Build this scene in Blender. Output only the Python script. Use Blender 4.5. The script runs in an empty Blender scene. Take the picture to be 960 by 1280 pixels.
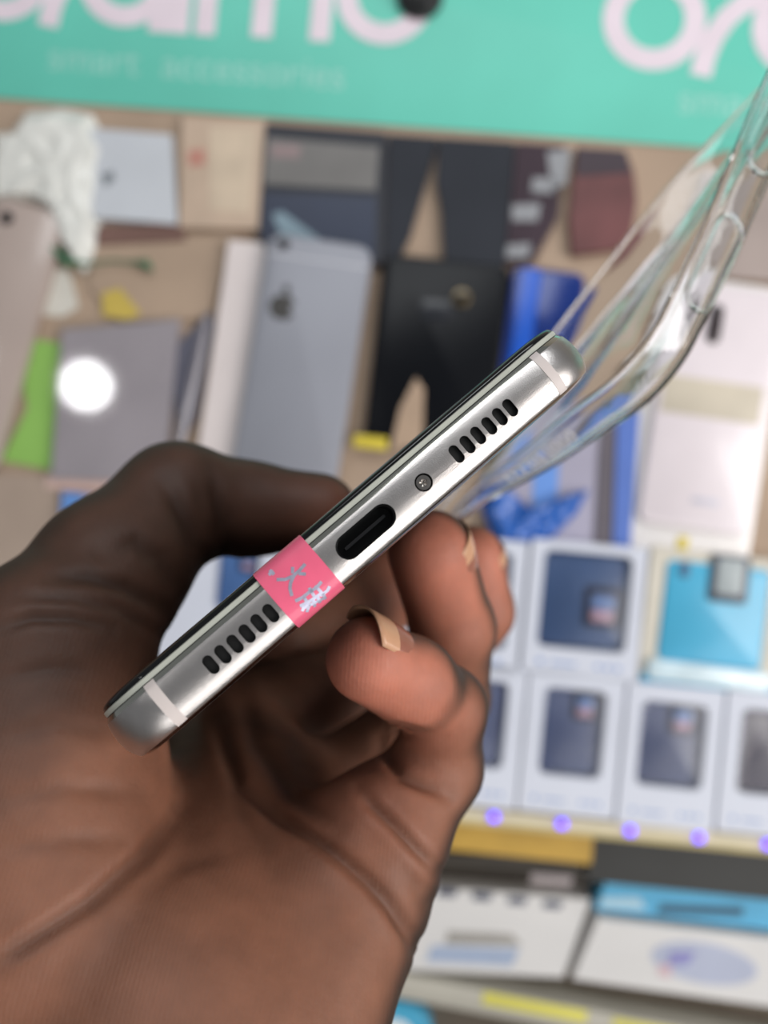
import bpy, bmesh, math, random
import numpy as np
from mathutils import Vector, Matrix, noise

random.seed(7)
SC = bpy.context.scene
COL = SC.collection
F = 985.0                      # focal length in pixels of the 960x1280 frame

# ------------------------------------------------------------------ frames
# "lens frame" (mm): x right, y up, z towards the viewer; camera at its origin
def P(px, py, d):
    return Vector(((px - 480.0) * d / F, (640.0 - py) * d / F, -d))

rl, yw = math.radians(5.0), math.radians(-2.0)
BN = Vector((math.sin(yw), 0.0, math.cos(yw)))               # board normal in lens frame
BU = Vector((math.cos(rl), -math.sin(rl), 0.0))
BU = (BU - BN * BU.dot(BN)).normalized()
BV = BN.cross(BU).normalized()
BO = P(480, 640, 480)
EL = math.radians(38)
WU = Vector((1, 0, 0)); WN = Vector((0, -math.cos(EL), math.sin(EL))); WV = Vector((0, math.sin(EL), math.cos(EL)))
A = Matrix((BU, BV, BN)).transposed(); B_ = Matrix((WU, WV, WN)).transposed()
ROT = B_ @ A.transposed()                                    # lens frame -> world rotation
OW = Vector((0, 0, 1.05))
def Wd(p):                                                   # lens mm -> world m
    return ROT @ ((p - BO) * 0.001) + OW
def Wv(v):
    return ROT @ v
CAMPOS = Wd(Vector((0, 0, 0)))

def bp(px, py, h=0.0):                                       # pixel -> (u, v) on the sloped panel, mm
    d = P(px, py, 1.0)
    t = (BO + BN * h).dot(BN) / d.dot(BN)
    q = d * t - BO
    return q.dot(BU), q.dot(BV)
def bdepth(px, py, h=0.0):
    d = P(px, py, 1.0)
    return (BO + BN * h).dot(BN) / d.dot(BN)

# ------------------------------------------------------------------ materials
def lin(c):
    c /= 255.0
    return c / 12.92 if c <= 0.04045 else ((c + 0.055) / 1.055) ** 2.4
def rgb(r, g, b):
    return (lin(r), lin(g), lin(b), 1.0)
MATS = {}
def mat(name, c, rough=0.5, metal=0.0, var=0.06, scale=40.0, spec=0.5, emit=0.0, trans=0.0, ior=1.45, bump=0.0, bscale=300.0, coat=0.0):
    if name in MATS: return MATS[name]
    m = bpy.data.materials.new(name); m.use_nodes = True
    nt = m.node_tree; b = nt.nodes['Principled BSDF']
    col = rgb(*c)
    b.inputs['Base Color'].default_value = col
    b.inputs['Roughness'].default_value = rough
    b.inputs['Metallic'].default_value = metal
    b.inputs['Specular IOR Level'].default_value = spec
    b.inputs['Transmission Weight'].default_value = trans
    b.inputs['IOR'].default_value = ior
    b.inputs['Coat Weight'].default_value = coat
    b.inputs['Coat Roughness'].default_value = 0.08
    tc = nt.nodes.new('ShaderNodeTexCoord')
    if var > 0:
        n = nt.nodes.new('ShaderNodeTexNoise'); n.inputs['Scale'].default_value = scale; n.inputs['Detail'].default_value = 4
        nt.links.new(tc.outputs['Object'], n.inputs['Vector'])
        r = nt.nodes.new('ShaderNodeValToRGB')
        r.color_ramp.elements[0].position = 0.3; r.color_ramp.elements[1].position = 0.7
        r.color_ramp.elements[0].color = tuple(x * (1 - var) for x in col[:3]) + (1,)
        r.color_ramp.elements[1].color = tuple(min(1, x * (1 + var)) for x in col[:3]) + (1,)
        nt.links.new(n.outputs['Fac'], r.inputs['Fac']); nt.links.new(r.outputs['Color'], b.inputs['Base Color'])
    if bump > 0:
        n2 = nt.nodes.new('ShaderNodeTexNoise'); n2.inputs['Scale'].default_value = bscale; n2.inputs['Detail'].default_value = 3
        nt.links.new(tc.outputs['Object'], n2.inputs['Vector'])
        bm_ = nt.nodes.new('ShaderNodeBump'); bm_.inputs['Strength'].default_value = bump; bm_.inputs['Distance'].default_value = 0.0004
        nt.links.new(n2.outputs['Fac'], bm_.inputs['Height']); nt.links.new(bm_.outputs['Normal'], b.inputs['Normal'])
    if emit > 0:
        b.inputs['Emission Color'].default_value = col; b.inputs['Emission Strength'].default_value = emit
    MATS[name] = m
    return m

def film_mat(name, rough=0.12, amount=0.16, tint=(255, 255, 255)):   # thin clear film: see-through with a glossy sheen
    if name in MATS: return MATS[name]
    m = bpy.data.materials.new(name); m.use_nodes = True
    nt = m.node_tree; nt.nodes.clear()
    o = nt.nodes.new('ShaderNodeOutputMaterial'); mx = nt.nodes.new('ShaderNodeMixShader')
    tr = nt.nodes.new('ShaderNodeBsdfTransparent'); gl = nt.nodes.new('ShaderNodeBsdfGlossy')
    tr.inputs['Color'].default_value = rgb(*tint)
    gl.inputs['Roughness'].default_value = rough
    lw = nt.nodes.new('ShaderNodeLayerWeight'); lw.inputs['Blend'].default_value = 0.35
    ma = nt.nodes.new('ShaderNodeMath'); ma.operation = 'MULTIPLY_ADD'; ma.inputs[1].default_value = 0.25; ma.inputs[2].default_value = amount
    nt.links.new(lw.outputs['Facing'], ma.inputs[0]); nt.links.new(ma.outputs[0], mx.inputs['Fac'])
    nt.links.new(tr.outputs[0], mx.inputs[1]); nt.links.new(gl.outputs[0], mx.inputs[2]); nt.links.new(mx.outputs[0], o.inputs['Surface'])
    MATS[name] = m
    return m

# ------------------------------------------------------------------ object helpers
def link_mesh(name, verts, faces, m, parent=None, smooth=True, mats=None, midx=None):
    me = bpy.data.meshes.new(name)
    me.from_pydata([tuple(v) for v in verts], [], faces)
    bm = bmesh.new(); bm.from_mesh(me); bmesh.ops.recalc_face_normals(bm, faces=bm.faces); bm.to_mesh(me); bm.free()
    for mm in (mats or [m]): me.materials.append(mm)
    if midx is not None: me.polygons.foreach_set('material_index', midx)
    me.polygons.foreach_set('use_smooth', [smooth] * len(me.polygons))
    o = bpy.data.objects.new(name, me); COL.objects.link(o)
    if parent is not None: o.parent = parent
    return o
def auto_smooth(o, deg=35):
    me = o.data
    bm = bmesh.new(); bm.from_mesh(me)
    for e in bm.edges:
        e.smooth = not (len(e.link_faces) == 2 and e.calc_face_angle(0) > math.radians(deg))
    bm.to_mesh(me); bm.free()
def tag(o, label=None, cat=None, group=None, kind=None):
    if label: o['label'] = label
    if cat: o['category'] = cat
    if group: o['group'] = group
    if kind: o['kind'] = kind
    return o
def empty(name, mw):
    o = bpy.data.objects.new(name, None); COL.objects.link(o); o.matrix_world = mw; o.empty_display_size = 0.01
    return o

def rrect(w, h, r, n=6):
    r = max(1e-4, min(r, w / 2 - 1e-4, h / 2 - 1e-4)); pts = []
    for cx, cy, a0 in ((w/2 - r, h/2 - r, 0), (-w/2 + r, h/2 - r, 90), (-w/2 + r, -h/2 + r, 180), (w/2 - r, -h/2 + r, 270)):
        for i in range(n + 1):
            a = math.radians(a0 + 90.0 * i / n)
            pts.append((cx + r * math.cos(a), cy + r * math.sin(a)))
    return pts
def loft(rings, cap0=True, cap1=True):
    n = len(rings[0]); v = [p for r in rings for p in r]; f = []
    for k in range(len(rings) - 1):
        for i in range(n):
            j = (i + 1) % n
            f.append((k*n + i, k*n + j, (k+1)*n + j, (k+1)*n + i))
    if cap0: f.append(tuple(range(n - 1, -1, -1)))
    if cap1: f.append(tuple((len(rings) - 1) * n + i for i in range(n)))
    return v, f
def join_vf(parts):
    V, Fc = [], []
    for v, f in parts:
        o = len(V); V += list(v); Fc += [tuple(i + o for i in q) for q in f]
    return V, Fc
def rbox(w, h, d, r, b=0.8, x=0, y=0, z=0):                 # rounded slab, bevelled top and bottom edge
    b = min(b, d / 2.2, w / 4, h / 4); rings = []
    for ins, zz in ((b, 0), (b * 0.3, b * 0.3), (0, b), (0, d - b), (b * 0.3, d - b * 0.3), (b, d)):
        rings.append([(px + x, py + y, zz + z) for px, py in rrect(w - 2*ins, h - 2*ins, r - ins)])
    return loft(rings)
def frame_ring(w, h, iw, ih, ix, iy, d, r, ir, x=0, y=0, z=0):  # slab with a rounded window
    o = [(a + x, b + y) for a, b in rrect(w, h, r)]; i = [(a + x + ix, b + y + iy) for a, b in rrect(iw, ih, ir)]
    rings = [[(a, b, z) for a, b in i], [(a, b, z) for a, b in o], [(a, b, z + d) for a, b in o], [(a, b, z + d) for a, b in i], [(a, b, z) for a, b in i]]
    return loft(rings, False, False)
def tube(path, rad, n=8, closed=False):
    V, rings = [], []
    m = len(path); path = [Vector(p) for p in path]
    up = None
    for k, p in enumerate(path):
        a = path[(k - 1) % m] if (closed or k > 0) else p; b = path[(k + 1) % m] if (closed or k < m - 1) else p
        t = (b - a).normalized()
        if up is None:
            up = t.orthogonal().normalized()
        up = (up - t * up.dot(t)).normalized(); s = t.cross(up)
        rr = rad[k] if isinstance(rad, (list, tuple)) else rad
        rings.append([tuple(p + up * (rr * math.cos(2*math.pi*i/n)) + s * (rr * math.sin(2*math.pi*i/n))) for i in range(n)])
    if closed:
        v, f = loft(rings, False, False)
        L = (m - 1) * n
        for i in range(n):
            j = (i + 1) % n; f.append((L + i, L + j, j, i))
        return v, f
    return loft(rings)
def disc_prism(cx, cy, r, z0, z1, n=24, sx=1.0, sy=1.0, b=0.3):
    rings = []
    for ins, z in ((0, z0), (0, z1 - b), (b, z1)):
        rings.append([(cx + (r - ins) * sx * math.cos(2*math.pi*i/n), cy + (r - ins) * sy * math.sin(2*math.pi*i/n), z) for i in range(n)])
    return loft(rings)
def ribbon2d(pts, wid, z0, z1, closed=False):                # constant-width flat stroke, extruded
    m = len(pts); L, R = [], []
    for k in range(m):
        a = pts[(k-1) % m] if (closed or k > 0) else pts[k]; b = pts[(k+1) % m] if (closed or k < m-1) else pts[k]
        dx, dy = b[0]-a[0], b[1]-a[1]; q = math.hypot(dx, dy) or 1
        nx, ny = -dy/q*wid/2, dx/q*wid/2
        L.append((pts[k][0]+nx, pts[k][1]+ny)); R.append((pts[k][0]-nx, pts[k][1]-ny))
    rings = [[(l[0], l[1], z0), (r[0], r[1], z0), (r[0], r[1], z1), (l[0], l[1], z1)] for l, r in zip(L, R)]
    if closed: rings.append(rings[0])
    return loft(rings, not closed, not closed)
def text_vf(body, size, depth=0.3, align='LEFT', spacing=1.0):
    cu = bpy.data.curves.new('txt', 'FONT'); cu.body = body; cu.size = size; cu.extrude = depth; cu.align_x = align; cu.space_character = spacing
    cu.resolution_u = 3
    o = bpy.data.objects.new('txt', cu); COL.objects.link(o)
    dg = bpy.context.evaluated_depsgraph_get(); me = bpy.data.meshes.new_from_object(o.evaluated_get(dg))
    v = [tuple(x.co) for x in me.vertices]; f = [tuple(p.vertices) for p in me.polygons]
    bpy.data.objects.remove(o); bpy.data.curves.remove(cu); bpy.data.meshes.remove(me)
    return v, f

# things lying on a sloped panel: local x along the panel, y up the slope, z out of it
class Item:
    def __init__(s, name, label, cat, px, py, h=0.0, rot=0.0, group=None):
        s.u, s.v = bp(px, py, h); s.h = h; s.rot = math.radians(rot); s.k = bdepth(px, py, h) / F   # mm per photo pixel there
        c, n = math.cos(s.rot), math.sin(s.rot)
        X = WU * c + WV * n; Y = WV * c - WU * n
        M = Matrix((X, Y, WN)).transposed().to_4x4(); M.translation = OW + (WU * s.u + WV * s.v + WN * h) * 0.001
        s.o = tag(empty(name, M), label, cat, group)
    def loc(s, px, py, dz=0.0):                              # pixel -> local mm (at this item's own height + dz)
        u, v = bp(px, py, s.h + dz); du, dv = u - s.u, v - s.v; c, n = math.cos(s.rot), math.sin(s.rot)
        return (du * c + dv * n, -du * n + dv * c)
    def add(s, name, vf, m, smooth=True, sharp=30, label=None):
        v, f = vf
        o = link_mesh(name, [(a*0.001, b*0.001, c*0.001) for a, b, c in v], f, m, s.o, smooth)
        if smooth: auto_smooth(o, sharp)
        if label: o['label'] = label
        return o
    def box(s, name, w, h, d, r, m, x=0, y=0, z=0, b=0.8, label=None):   # w,h,r,x,y in photo pixels; d,z in mm
        k = s.k
        return s.add(name, rbox(w*k, h*k, d, r*k, b, x*k, y*k, z), m, label=label)
    def poly(s, name, pts, d, m, z=0.0, label=None):
        q = [s.loc(a, b, z + d) for a, b in pts]
        v, f = loft([[(a, b, z) for a, b in q], [(a, b, z + d) for a, b in q]])
        return s.add(name, (v, f), m, label=label)

# ================================================================== CAMERA
cam = bpy.data.cameras.new('camera'); co = bpy.data.objects.new('camera', cam); COL.objects.link(co)
cam.sensor_fit = 'VERTICAL'; cam.sensor_height = 36.0; cam.sensor_width = 27.0
cam.lens = 36.0 * F / 1280.0
cam.clip_start = 0.01; cam.clip_end = 50
M = ROT.to_4x4(); M.translation = CAMPOS; co.matrix_world = M
cam.dof.use_dof = True; cam.dof.focus_distance = 0.1005
cam.dof.aperture_fstop = cam.lens / 2.4
SC.camera = co

# ================================================================== PHONE IN THE HAND
TILT = math.radians(40.7); YAW = math.radians(7.5)
PW = Vector((math.cos(TILT) * math.cos(YAW), math.sin(TILT) * math.cos(YAW), -math.sin(YAW)))
PF = Vector((-math.sin(TILT), math.cos(TILT), 0.0))
PL = PF.cross(PW).normalized()
PC = P(431.5, 676.5, 94.5) + PW * 2.2
WID, LEN, RC = 78.2, 150.0, 9.0
def ph(w, l, f):
    return PC + PW * w + PL * l + PF * f
MPH = Matrix((Wv(PW), Wv(PL), Wv(PF))).transposed().to_4x4(); MPH.translation = Wd(PC)
def wf(px, py):                                              # pixel -> (w, f) on the phone's end face
    d = P(px, py, 1.0); t = PC.dot(PL) / d.dot(PL); q = d * t - PC
    return q.dot(PW), q.dot(PF)

metal = mat('satin_champagne_metal', (205, 200, 197), 0.3, 1.0, 0.03, 900, bump=0.12, bscale=7000)
chrome = mat('polished_chamfer', (200, 200, 190), 0.1, 1.0, 0.03, 300)
dark_chrome = mat('polished_dark_back_chamfer', (95, 88, 86), 0.12, 1.0, 0.03, 300)
glass_black = mat('screen_black_glass', (10, 11, 12), 0.06, 0.0, 0.02, spec=0.6)
bezel = mat('pale_bezel_strip', (170, 172, 162), 0.35, 0.0, 0.05, 200)
seam = mat('black_seam', (6, 6, 6), 0.6, 0, 0.02)
plastic_band = mat('pale_antenna_plastic', (200, 190, 186), 0.45, 0, 0.03)
hole_black = mat('port_black', (4, 4, 4), 0.5, 0, 0.02)
tongue_m = mat('port_tongue', (30, 30, 32), 0.3, 0.2, 0.05)
screw_m = mat('screw_steel', (165, 160, 155), 0.22, 1.0, 0.05, 900)
pink = mat('pink_sticker', (226, 98, 128), 0.3, 0, 0.05, 300, coat=0.4)
silver = mat('silver_print', (176, 176, 196), 0.35, 0.5, 0.15, 1500)

# profile of the rim: (t from the front glass, inset from the widest outline)
H2 = 4.2
PROF = [(1.72, 1.2), (1.72, 0.72), (1.95, 0.56), (2.3, 0.36), (2.42, 0.3), (2.8, 0.2), (3.4, 0.09), (4.2, 0.01), (4.9, 0.0), (5.6, 0.05), (6.3, 0.17), (6.9, 0.36), (7.5, 0.66), (7.85, 0.9), (7.93, 1.02), (8.36, 2.1), (8.4, 3.2)]
def per(ins, n=9, extra=12):
    """outline points (w, l) of the phone, densified along the straights"""
    pts = rrect(WID - 2*ins, LEN - 2*ins, RC - ins, n); out = []
    for k, p in enumerate(pts):
        q = pts[(k+1) % len(pts)]; d = math.hypot(q[0]-p[0], q[1]-p[1])
        out.append(p)
        if (k + 1) % (n + 1) == 0:
            for i in range(1, extra): out.append((p[0]+(q[0]-p[0])*i/extra, p[1]+(q[1]-p[1])*i/extra))
    return [(a, b + LEN/2) for a, b in out]
def rings_of(prof):
    return [[(a*1e-3, b*1e-3, (H2 - t)*1e-3) for a, b in per(i)] for t, i in prof]

phone = tag(empty('smartphone', MPH), 'slim silver smartphone held edge-on in the hand, pink sticker across its bottom edge', 'smartphone')
v, f = loft(rings_of(PROF)); n = len(per(0)); mi = []
for k in range(len(PROF) - 1):
    t = PROF[k][0]; mi += [1 if t < 2.29 else (2 if t >= 7.92 else 0)] * n
mi += [3, 2]
frame = link_mesh('frame', v, f, None, phone, True, [metal, chrome, dark_chrome, seam], mi)
auto_smooth(frame, 22)

slotsL = [(263.7, 831), (278.6, 818), (293.7, 805), (308.8, 792), (323.5, 779), (338.6, 766.6)]
slotsR = [(571, 567.5), (584.7, 555.6), (597.8, 544), (611.6, 532), (625, 520.6), (638, 509.7)]
slots = [wf(*s) for s in slotsL + slotsR]
fL = sum(s[1] for s in slots[:6]) / 6; fR = sum(s[1] for s in slots[6:]) / 6; wL = [s[0] for s in slots]
slots = [(s[0], fL if i < 6 else fR) for i, s in enumerate(slots)]
usbw, usbf = wf(457.5, 664.5); scw, scf = wf(529.7, 603)
def prism_l(outline, l0, l1):
    return loft([[(a*1e-3, l0*1e-3, b*1e-3) for a, b in outline], [(a*1e-3, l1*1e-3, b*1e-3) for a, b in outline]])
def stad(cx, cy, w, h, n=8):
    return [(cx + a, cy + b) for a, b in rrect(w, h, min(w, h)/2, n)]
cut = []
for w_, f_ in slots: cut.append(prism_l(stad(w_, f_, 1.28, 2.45), -2, 2.4))
cut.append(prism_l(stad(usbw, usbf, 8.7, 3.15, 12), -2, 7))
cut.append(prism_l([(scw + 1.14*math.cos(2*math.pi*i/36), scf + 1.14*math.sin(2*math.pi*i/36)) for i in range(36)], -2, 0.9))
v, f = join_vf(cut)
cutter = link_mesh('cutter', v, f, seam, phone, False)
bo = frame.modifiers.new('b', 'BOOLEAN'); bo.object = cutter; bo.solver = 'EXACT'; bo.operation = 'DIFFERENCE'
bpy.context.view_layer.update()
dg = bpy.context.evaluated_depsgraph_get()
me2 = bpy.data.meshes.new_from_object(frame.evaluated_get(dg)); frame.modifiers.clear(); frame.data = me2; me2.name = 'frame'
bpy.data.objects.remove(cutter)
auto_smooth(frame, 22)

def phpart(name, vf, m, smooth=True, deg=30, label=None, parent=None):
    o = link_mesh(name, vf[0], vf[1], m, parent or phone, smooth); auto_smooth(o, deg)
    if label: o['label'] = label
    return o
phpart('screen_glass', loft(rings_of([(1.0, 0.98), (0.9, 0.9), (0.55, 1.0), (0.3, 1.3), (0.1, 1.9), (0.0, 2.8), (0.0, 4.0)])), glass_black, deg=60)
phpart('bezel', loft(rings_of([(1.62, 0.9), (1.6, 0.78), (1.0, 0.78), (0.92, 0.95)])), bezel, label='pale strip between glass and metal')
phpart('back_cover', loft(rings_of([(8.38, 3.0), (8.44, 3.3), (8.46, 6)])), mat('phone_back_metal', (190, 184, 180), 0.35, 1.0, 0.03))
phpart('gasket', loft(rings_of([(1.74, 1.05), (1.6, 1.05)])), seam, label='thin black seam line')
# antenna strips following the rim
def rim_strip(w0, w1, off, prof, skew=0.0):
    v, f = [], []
    nn = len(prof)
    for k, (t, i) in enumerate(prof):
        a = (t - prof[0][0]) / (prof[-1][0] - prof[0][0]) * skew
        for ww in (w0 + a, w1 + a): v.append((ww*1e-3, (i - off)*1e-3, (H2 - t)*1e-3))
    for k, (t, i) in enumerate(prof):
        a = (t - prof[0][0]) / (prof[-1][0] - prof[0][0]) * skew
        for ww in (w0 + a, w1 + a): v.append((ww*1e-3, (i + 0.3)*1e-3, (H2 - t)*1e-3))
    for k in range(nn - 1):
        f.append((2*k, 2*k+1, 2*k+3, 2*k+2)); q = 2*nn
        f.append((q+2*k, q+2*k+2, q+2*k+3, q+2*k+1)); f.append((2*k, 2*k+2, q+2*k+2, q+2*k)); f.append((2*k+1, q+2*k+1, q+2*k+3, 2*k+3))
    f.append((0, 2*nn, 2*nn+1, 1)); e = 2*nn-2; f.append((e, e+1, e+1+2*nn, e+2*nn))
    return v, f
bandprof = [p for p in PROF if 1.7 < p[0] < 7.95]
for (a, b) in (((178, 860), (193, 853)), ((664, 446), (673, 441))):
    w0 = wf(*a)[0]; w1 = wf(*b)[0]
    if w0 > 0: w1 = w0 + 1.25
    phpart('antenna_strip', rim_strip(w0, w1, 0.015, bandprof[1:]), plastic_band, label='pale plastic antenna strip')
for w_, f_ in slots:
    phpart('speaker_slot', prism_l(stad(w_, f_, 1.26, 2.43), 0.75, 2.3), hole_black)
port = phpart('charging_port', prism_l(stad(usbw, usbf, 8.66, 3.12, 12), 3.2, 6.9), hole_black)
# dark liner of the port
o1 = stad(usbw, usbf, 8.69, 3.14, 12); o2 = stad(usbw, usbf, 8.2, 2.66, 12)
phpart('port_liner', loft([[(a*1e-3, 0.28e-3, b*1e-3) for a, b in o1], [(a*1e-3, 0.5e-3, b*1e-3) for a, b in o2], [(a*1e-3, 3.4e-3, b*1e-3) for a, b in o2], [(a*1e-3, 3.4e-3, b*1e-3) for a, b in o1], [(a*1e-3, 0.28e-3, b*1e-3) for a, b in o1]], False, False), mat('port_liner_black', (14, 14, 15), 0.25, 0.3, 0.02), parent=port)
phpart('port_tongue', prism_l([(a + usbw, b + usbf) for a, b in rrect(6.4, 0.4, 0.15, 4)], 1.5, 3.3), tongue_m, parent=port)
# screw with a star recess
def star(r0, r1, n=5, m=40):
    return [(scw + (r0 + (r1 - r0) * (0.5 + 0.5 * math.cos(n * 2*math.pi*i/m))) * math.cos(2*math.pi*i/m), scf + (r0 + (r1 - r0) * (0.5 + 0.5 * math.cos(n * 2*math.pi*i/m))) * math.sin(2*math.pi*i/m)) for i in range(m)]
def circ(r, m=40):
    return [(scw + r*math.cos(2*math.pi*i/m), scf + r*math.sin(2*math.pi*i/m)) for i in range(m)]
rg = [(circ(1.03), 0.85), (circ(1.03), 0.3), (circ(0.92), 0.16), (star(0.3, 0.55), 0.12), (star(0.22, 0.45), 0.5), (circ(0.12), 0.62)]
phpart('screw', loft([[(a*1e-3, l*1e-3, b*1e-3) for a, b in c] for c, l in rg]), screw_m, deg=25, label='tiny steel star screw')

# pink sticker wrapped over the bottom edge
SPATH = [(-0.06, 6.5), (-0.06, 2.8), (0.05, 1.85), (0.25, 1.25), (0.6, 0.9), (1.2, 0.55), (2.0, 0.32), (2.8, 0.13), (3.4, 0.03), (4.2, -0.05), (4.9, -0.05), (5.6, 0.0), (6.3, 0.12), (6.9, 0.31), (7.5, 0.61), (7.92, 0.97), (8.36, 2.02), (8.52, 3.0), (8.54, 5.5)]
def strip_pt(w, s, off):
    """s: arc length along the sticker path"""
    acc = 0
    for (t0, i0), (t1, i1) in zip(SPATH, SPATH[1:]):
        q = math.hypot(t1 - t0, i1 - i0)
        if acc + q >= s or (t1, i1) == SPATH[-1]:
            a = (s - acc) / q; t = t0 + (t1-t0)*a; i = i0 + (i1-i0)*a
            nt_, ni = (i1 - i0) / q, -(t1 - t0) / q          # outward normal in (t, inset)
            if ni > 0 or (abs(ni) < 1e-6 and False): nt_, ni = nt_, ni
            return (w*1e-3, (i + ni*off)*1e-3, (H2 - (t + nt_*off))*1e-3)
        acc += q
def s_of_t(t):                                               # arc length at which the path reaches thickness t
    acc = 0
    for (t0, i0), (t1, i1) in zip(SPATH, SPATH[1:]):
        q = math.hypot(t1 - t0, i1 - i0)
        if t0 <= t <= t1 and t1 > t0: return acc + q * (t - t0) / (t1 - t0)
        acc += q
    return acc
STOT = sum(math.hypot(b[0]-a[0], b[1]-a[1]) for a, b in zip(SPATH, SPATH[1:]))
sw0 = wf(317.5, 723)[0]; sw1 = wf(405, 702)[0]
sw0 = 0.5 * (wf(317.5, 723)[0] + wf(371.7, 783)[0]); sw1 = 0.5 * (wf(378, 672.5)[0] + wf(431, 732.5)[0])
v, f = [], []; NS = 60
for k in range(NS + 1):
    for off in (0.03, -0.02):
        for ww in (sw0, sw1): v.append(strip_pt(ww, STOT * k / NS, off))
for k in range(NS):
    a = 4*k; b = a + 4
    f += [(a, a+1, b+1, b), (a+2, b+2, b+3, a+3), (a, b, b+2, a+2), (a+1, a+3, b+3, b+1)]
f += [(0, 2, 3, 1), (4*NS, 4*NS+1, 4*NS+3, 4*NS+2)]
stk = phpart('sticker', (v, f), pink, deg=50, label='pink sealing sticker with silver characters')
Z2 = [[(490, 390), (445, 440), (400, 480), (340, 506), (275, 508)], [(408, 472), (380, 530), (375, 575), (390, 630)], [(395, 412), (395, 462)], [(440, 462), (495, 466)],
      [(612, 522), (575, 565), (520, 600), (470, 640), (415, 668)], [(518, 568), (540, 605), (562, 640)], [(560, 556), (590, 580), (612, 606)], [(672, 556), (655, 590), (600, 628)],
      [(480, 640), (496, 665), (512, 692)], [(450, 706), (530, 664), (622, 602)], [(466, 745), (482, 702)], [(500, 752), (520, 692)], [(562, 712), (548, 660)], [(602, 682), (582, 638)], [(642, 655), (622, 612)], [(470, 722), (560, 680), (640, 640)],
      [(222, 436), (256, 470)], [(214, 472), (252, 444)]]
parts = []
for st in Z2:
    q = []
    for x, y in st:
        w_, f_ = wf(300 + x/6.0, 640 + y/6.0); q.append((w_, s_of_t(min(8.3, max(0.1, H2 - f_)))))
    dense = []
    for a, b in zip(q, q[1:]):
        for i in range(4): dense.append((a[0]+(b[0]-a[0])*i/4, a[1]+(b[1]-a[1])*i/4))
    dense.append(q[-1])
    vv, ff = ribbon2d(dense, 0.4, 0.025, 0.055)
    parts.append(([strip_pt(a, b, c) for a, b, c in vv], ff))
phpart('silver_characters', join_vf(parts), silver, parent=stk)

# ================================================================== HAND
def capsules():
    th = [(P(50, 1190, 112), 17.5), (P(76, 806, 128), 14.2), (P(138, 716, 138), 12.7), (P(222, 628, 150), 10.9), (P(310, 636, 156), 8.9), (P(398, 640, 158), 7.9)]
    pk = [(P(420, 1130, 128), 13), (P(478, 1040, 127), 10.5), (P(547, 960, 133), 7.3), (P(556, 885, 128), 6.5), (P(515, 853, 120), 6.5), (P(461, 824, 114), 6.3)]
    rg = [(P(330, 1050, 150), 11), (P(450, 965, 158), 9), (P(560, 872, 160), 8.2), (P(566, 785, 148), 7.7), (P(538, 690, 139), 7.6)]
    md = [(P(370, 880, 178), 10.5), (P(550, 830, 194), 9.2), (P(598, 764, 191), 8.4), (P(590, 697, 187), 7.8)]
    ix = [(P(350, 800, 196), 11), (P(474, 738, 226), 12.5), (P(540, 730, 228), 9), (P(560, 690, 219), 8)]
    palm = [(P(300, 1345, 108), P(420, 1110, 127), 18, 14.5), (P(250, 1330, 112), P(340, 1040, 150), 18, 13), (P(210, 1300, 116), P(320, 900, 178), 18, 12), (P(150, 1300, 118), P(290, 850, 198), 18, 12),
            (P(180, 1330, 108), Vector((-42, -124, -82)), 21, 22)]
    palm.insert(4, (P(230, 1250, 112), P(330, 1000, 148), 15, 12.5)); palm.insert(5, (P(200, 1200, 114), P(285, 930, 165), 14, 12))
    thenar = [(P(60, 1190, 114), P(40, 960, 128), 20.5, 20.5), (P(10, 1150, 112), P(30, 850, 126), 17, 15), (P(60, 930, 136), P(250, 900, 196), 10, 9)]
    return th, [pk, rg, md, ix], palm, thenar
th, fingers, palm, thenar = capsules()
VOX = 0.72
lo = np.array([-92, -149, -240]); hi = np.array([40, 26, -57])
dims = np.ceil((hi - lo) / VOX).astype(int) + 1
gx = (lo[0] + VOX * np.arange(dims[0])).astype(np.float32)[:, None, None]
gy = (lo[1] + VOX * np.arange(dims[1])).astype(np.float32)[None, :, None]
gz = (lo[2] + VOX * np.arange(dims[2])).astype(np.float32)[None, None, :]
def cap_sdf(a, b, ra, rb):
    ab = b - a; L = max(ab.length_squared, 1e-9)
    t = ((gx - a.x) * (ab.x / L) + (gy - a.y) * (ab.y / L) + (gz - a.z) * (ab.z / L))
    np.clip(t, 0, 1, out=t)
    d = (gx - a.x - t * ab.x) ** 2; d += (gy - a.y - t * ab.y) ** 2; d += (gz - a.z - t * ab.z) ** 2
    np.sqrt(d, out=d); d -= ra + (rb - ra) * t
    return d
def smin(a, b, k):
    h = np.maximum(k - np.abs(a - b), 0) / k
    return np.minimum(a, b) - h * h * (k * 0.25)
def chain(pts, k=2.5):
    d = None
    for (a, ra), (b, rb) in zip(pts, pts[1:]):
        c = cap_sdf(a, b, ra, rb); d = c if d is None else smin(d, c, k)
    return d
D = None
for a, b, ra, rb in palm:
    c = cap_sdf(a, b, ra, rb); D = c if D is None else smin(D, c, 9.0)
FG = None
for ch in fingers:
    c = chain(ch); FG = c if FG is None else smin(FG, c, 0.7)
D = smin(D, FG, 5.0); del FG
TH = chain(th, 3.5)
for a, b, ra, rb in thenar: TH = smin(TH, cap_sdf(a, b, ra, rb), 7.0)
D = smin(D, TH, 3.0); del TH
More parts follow.
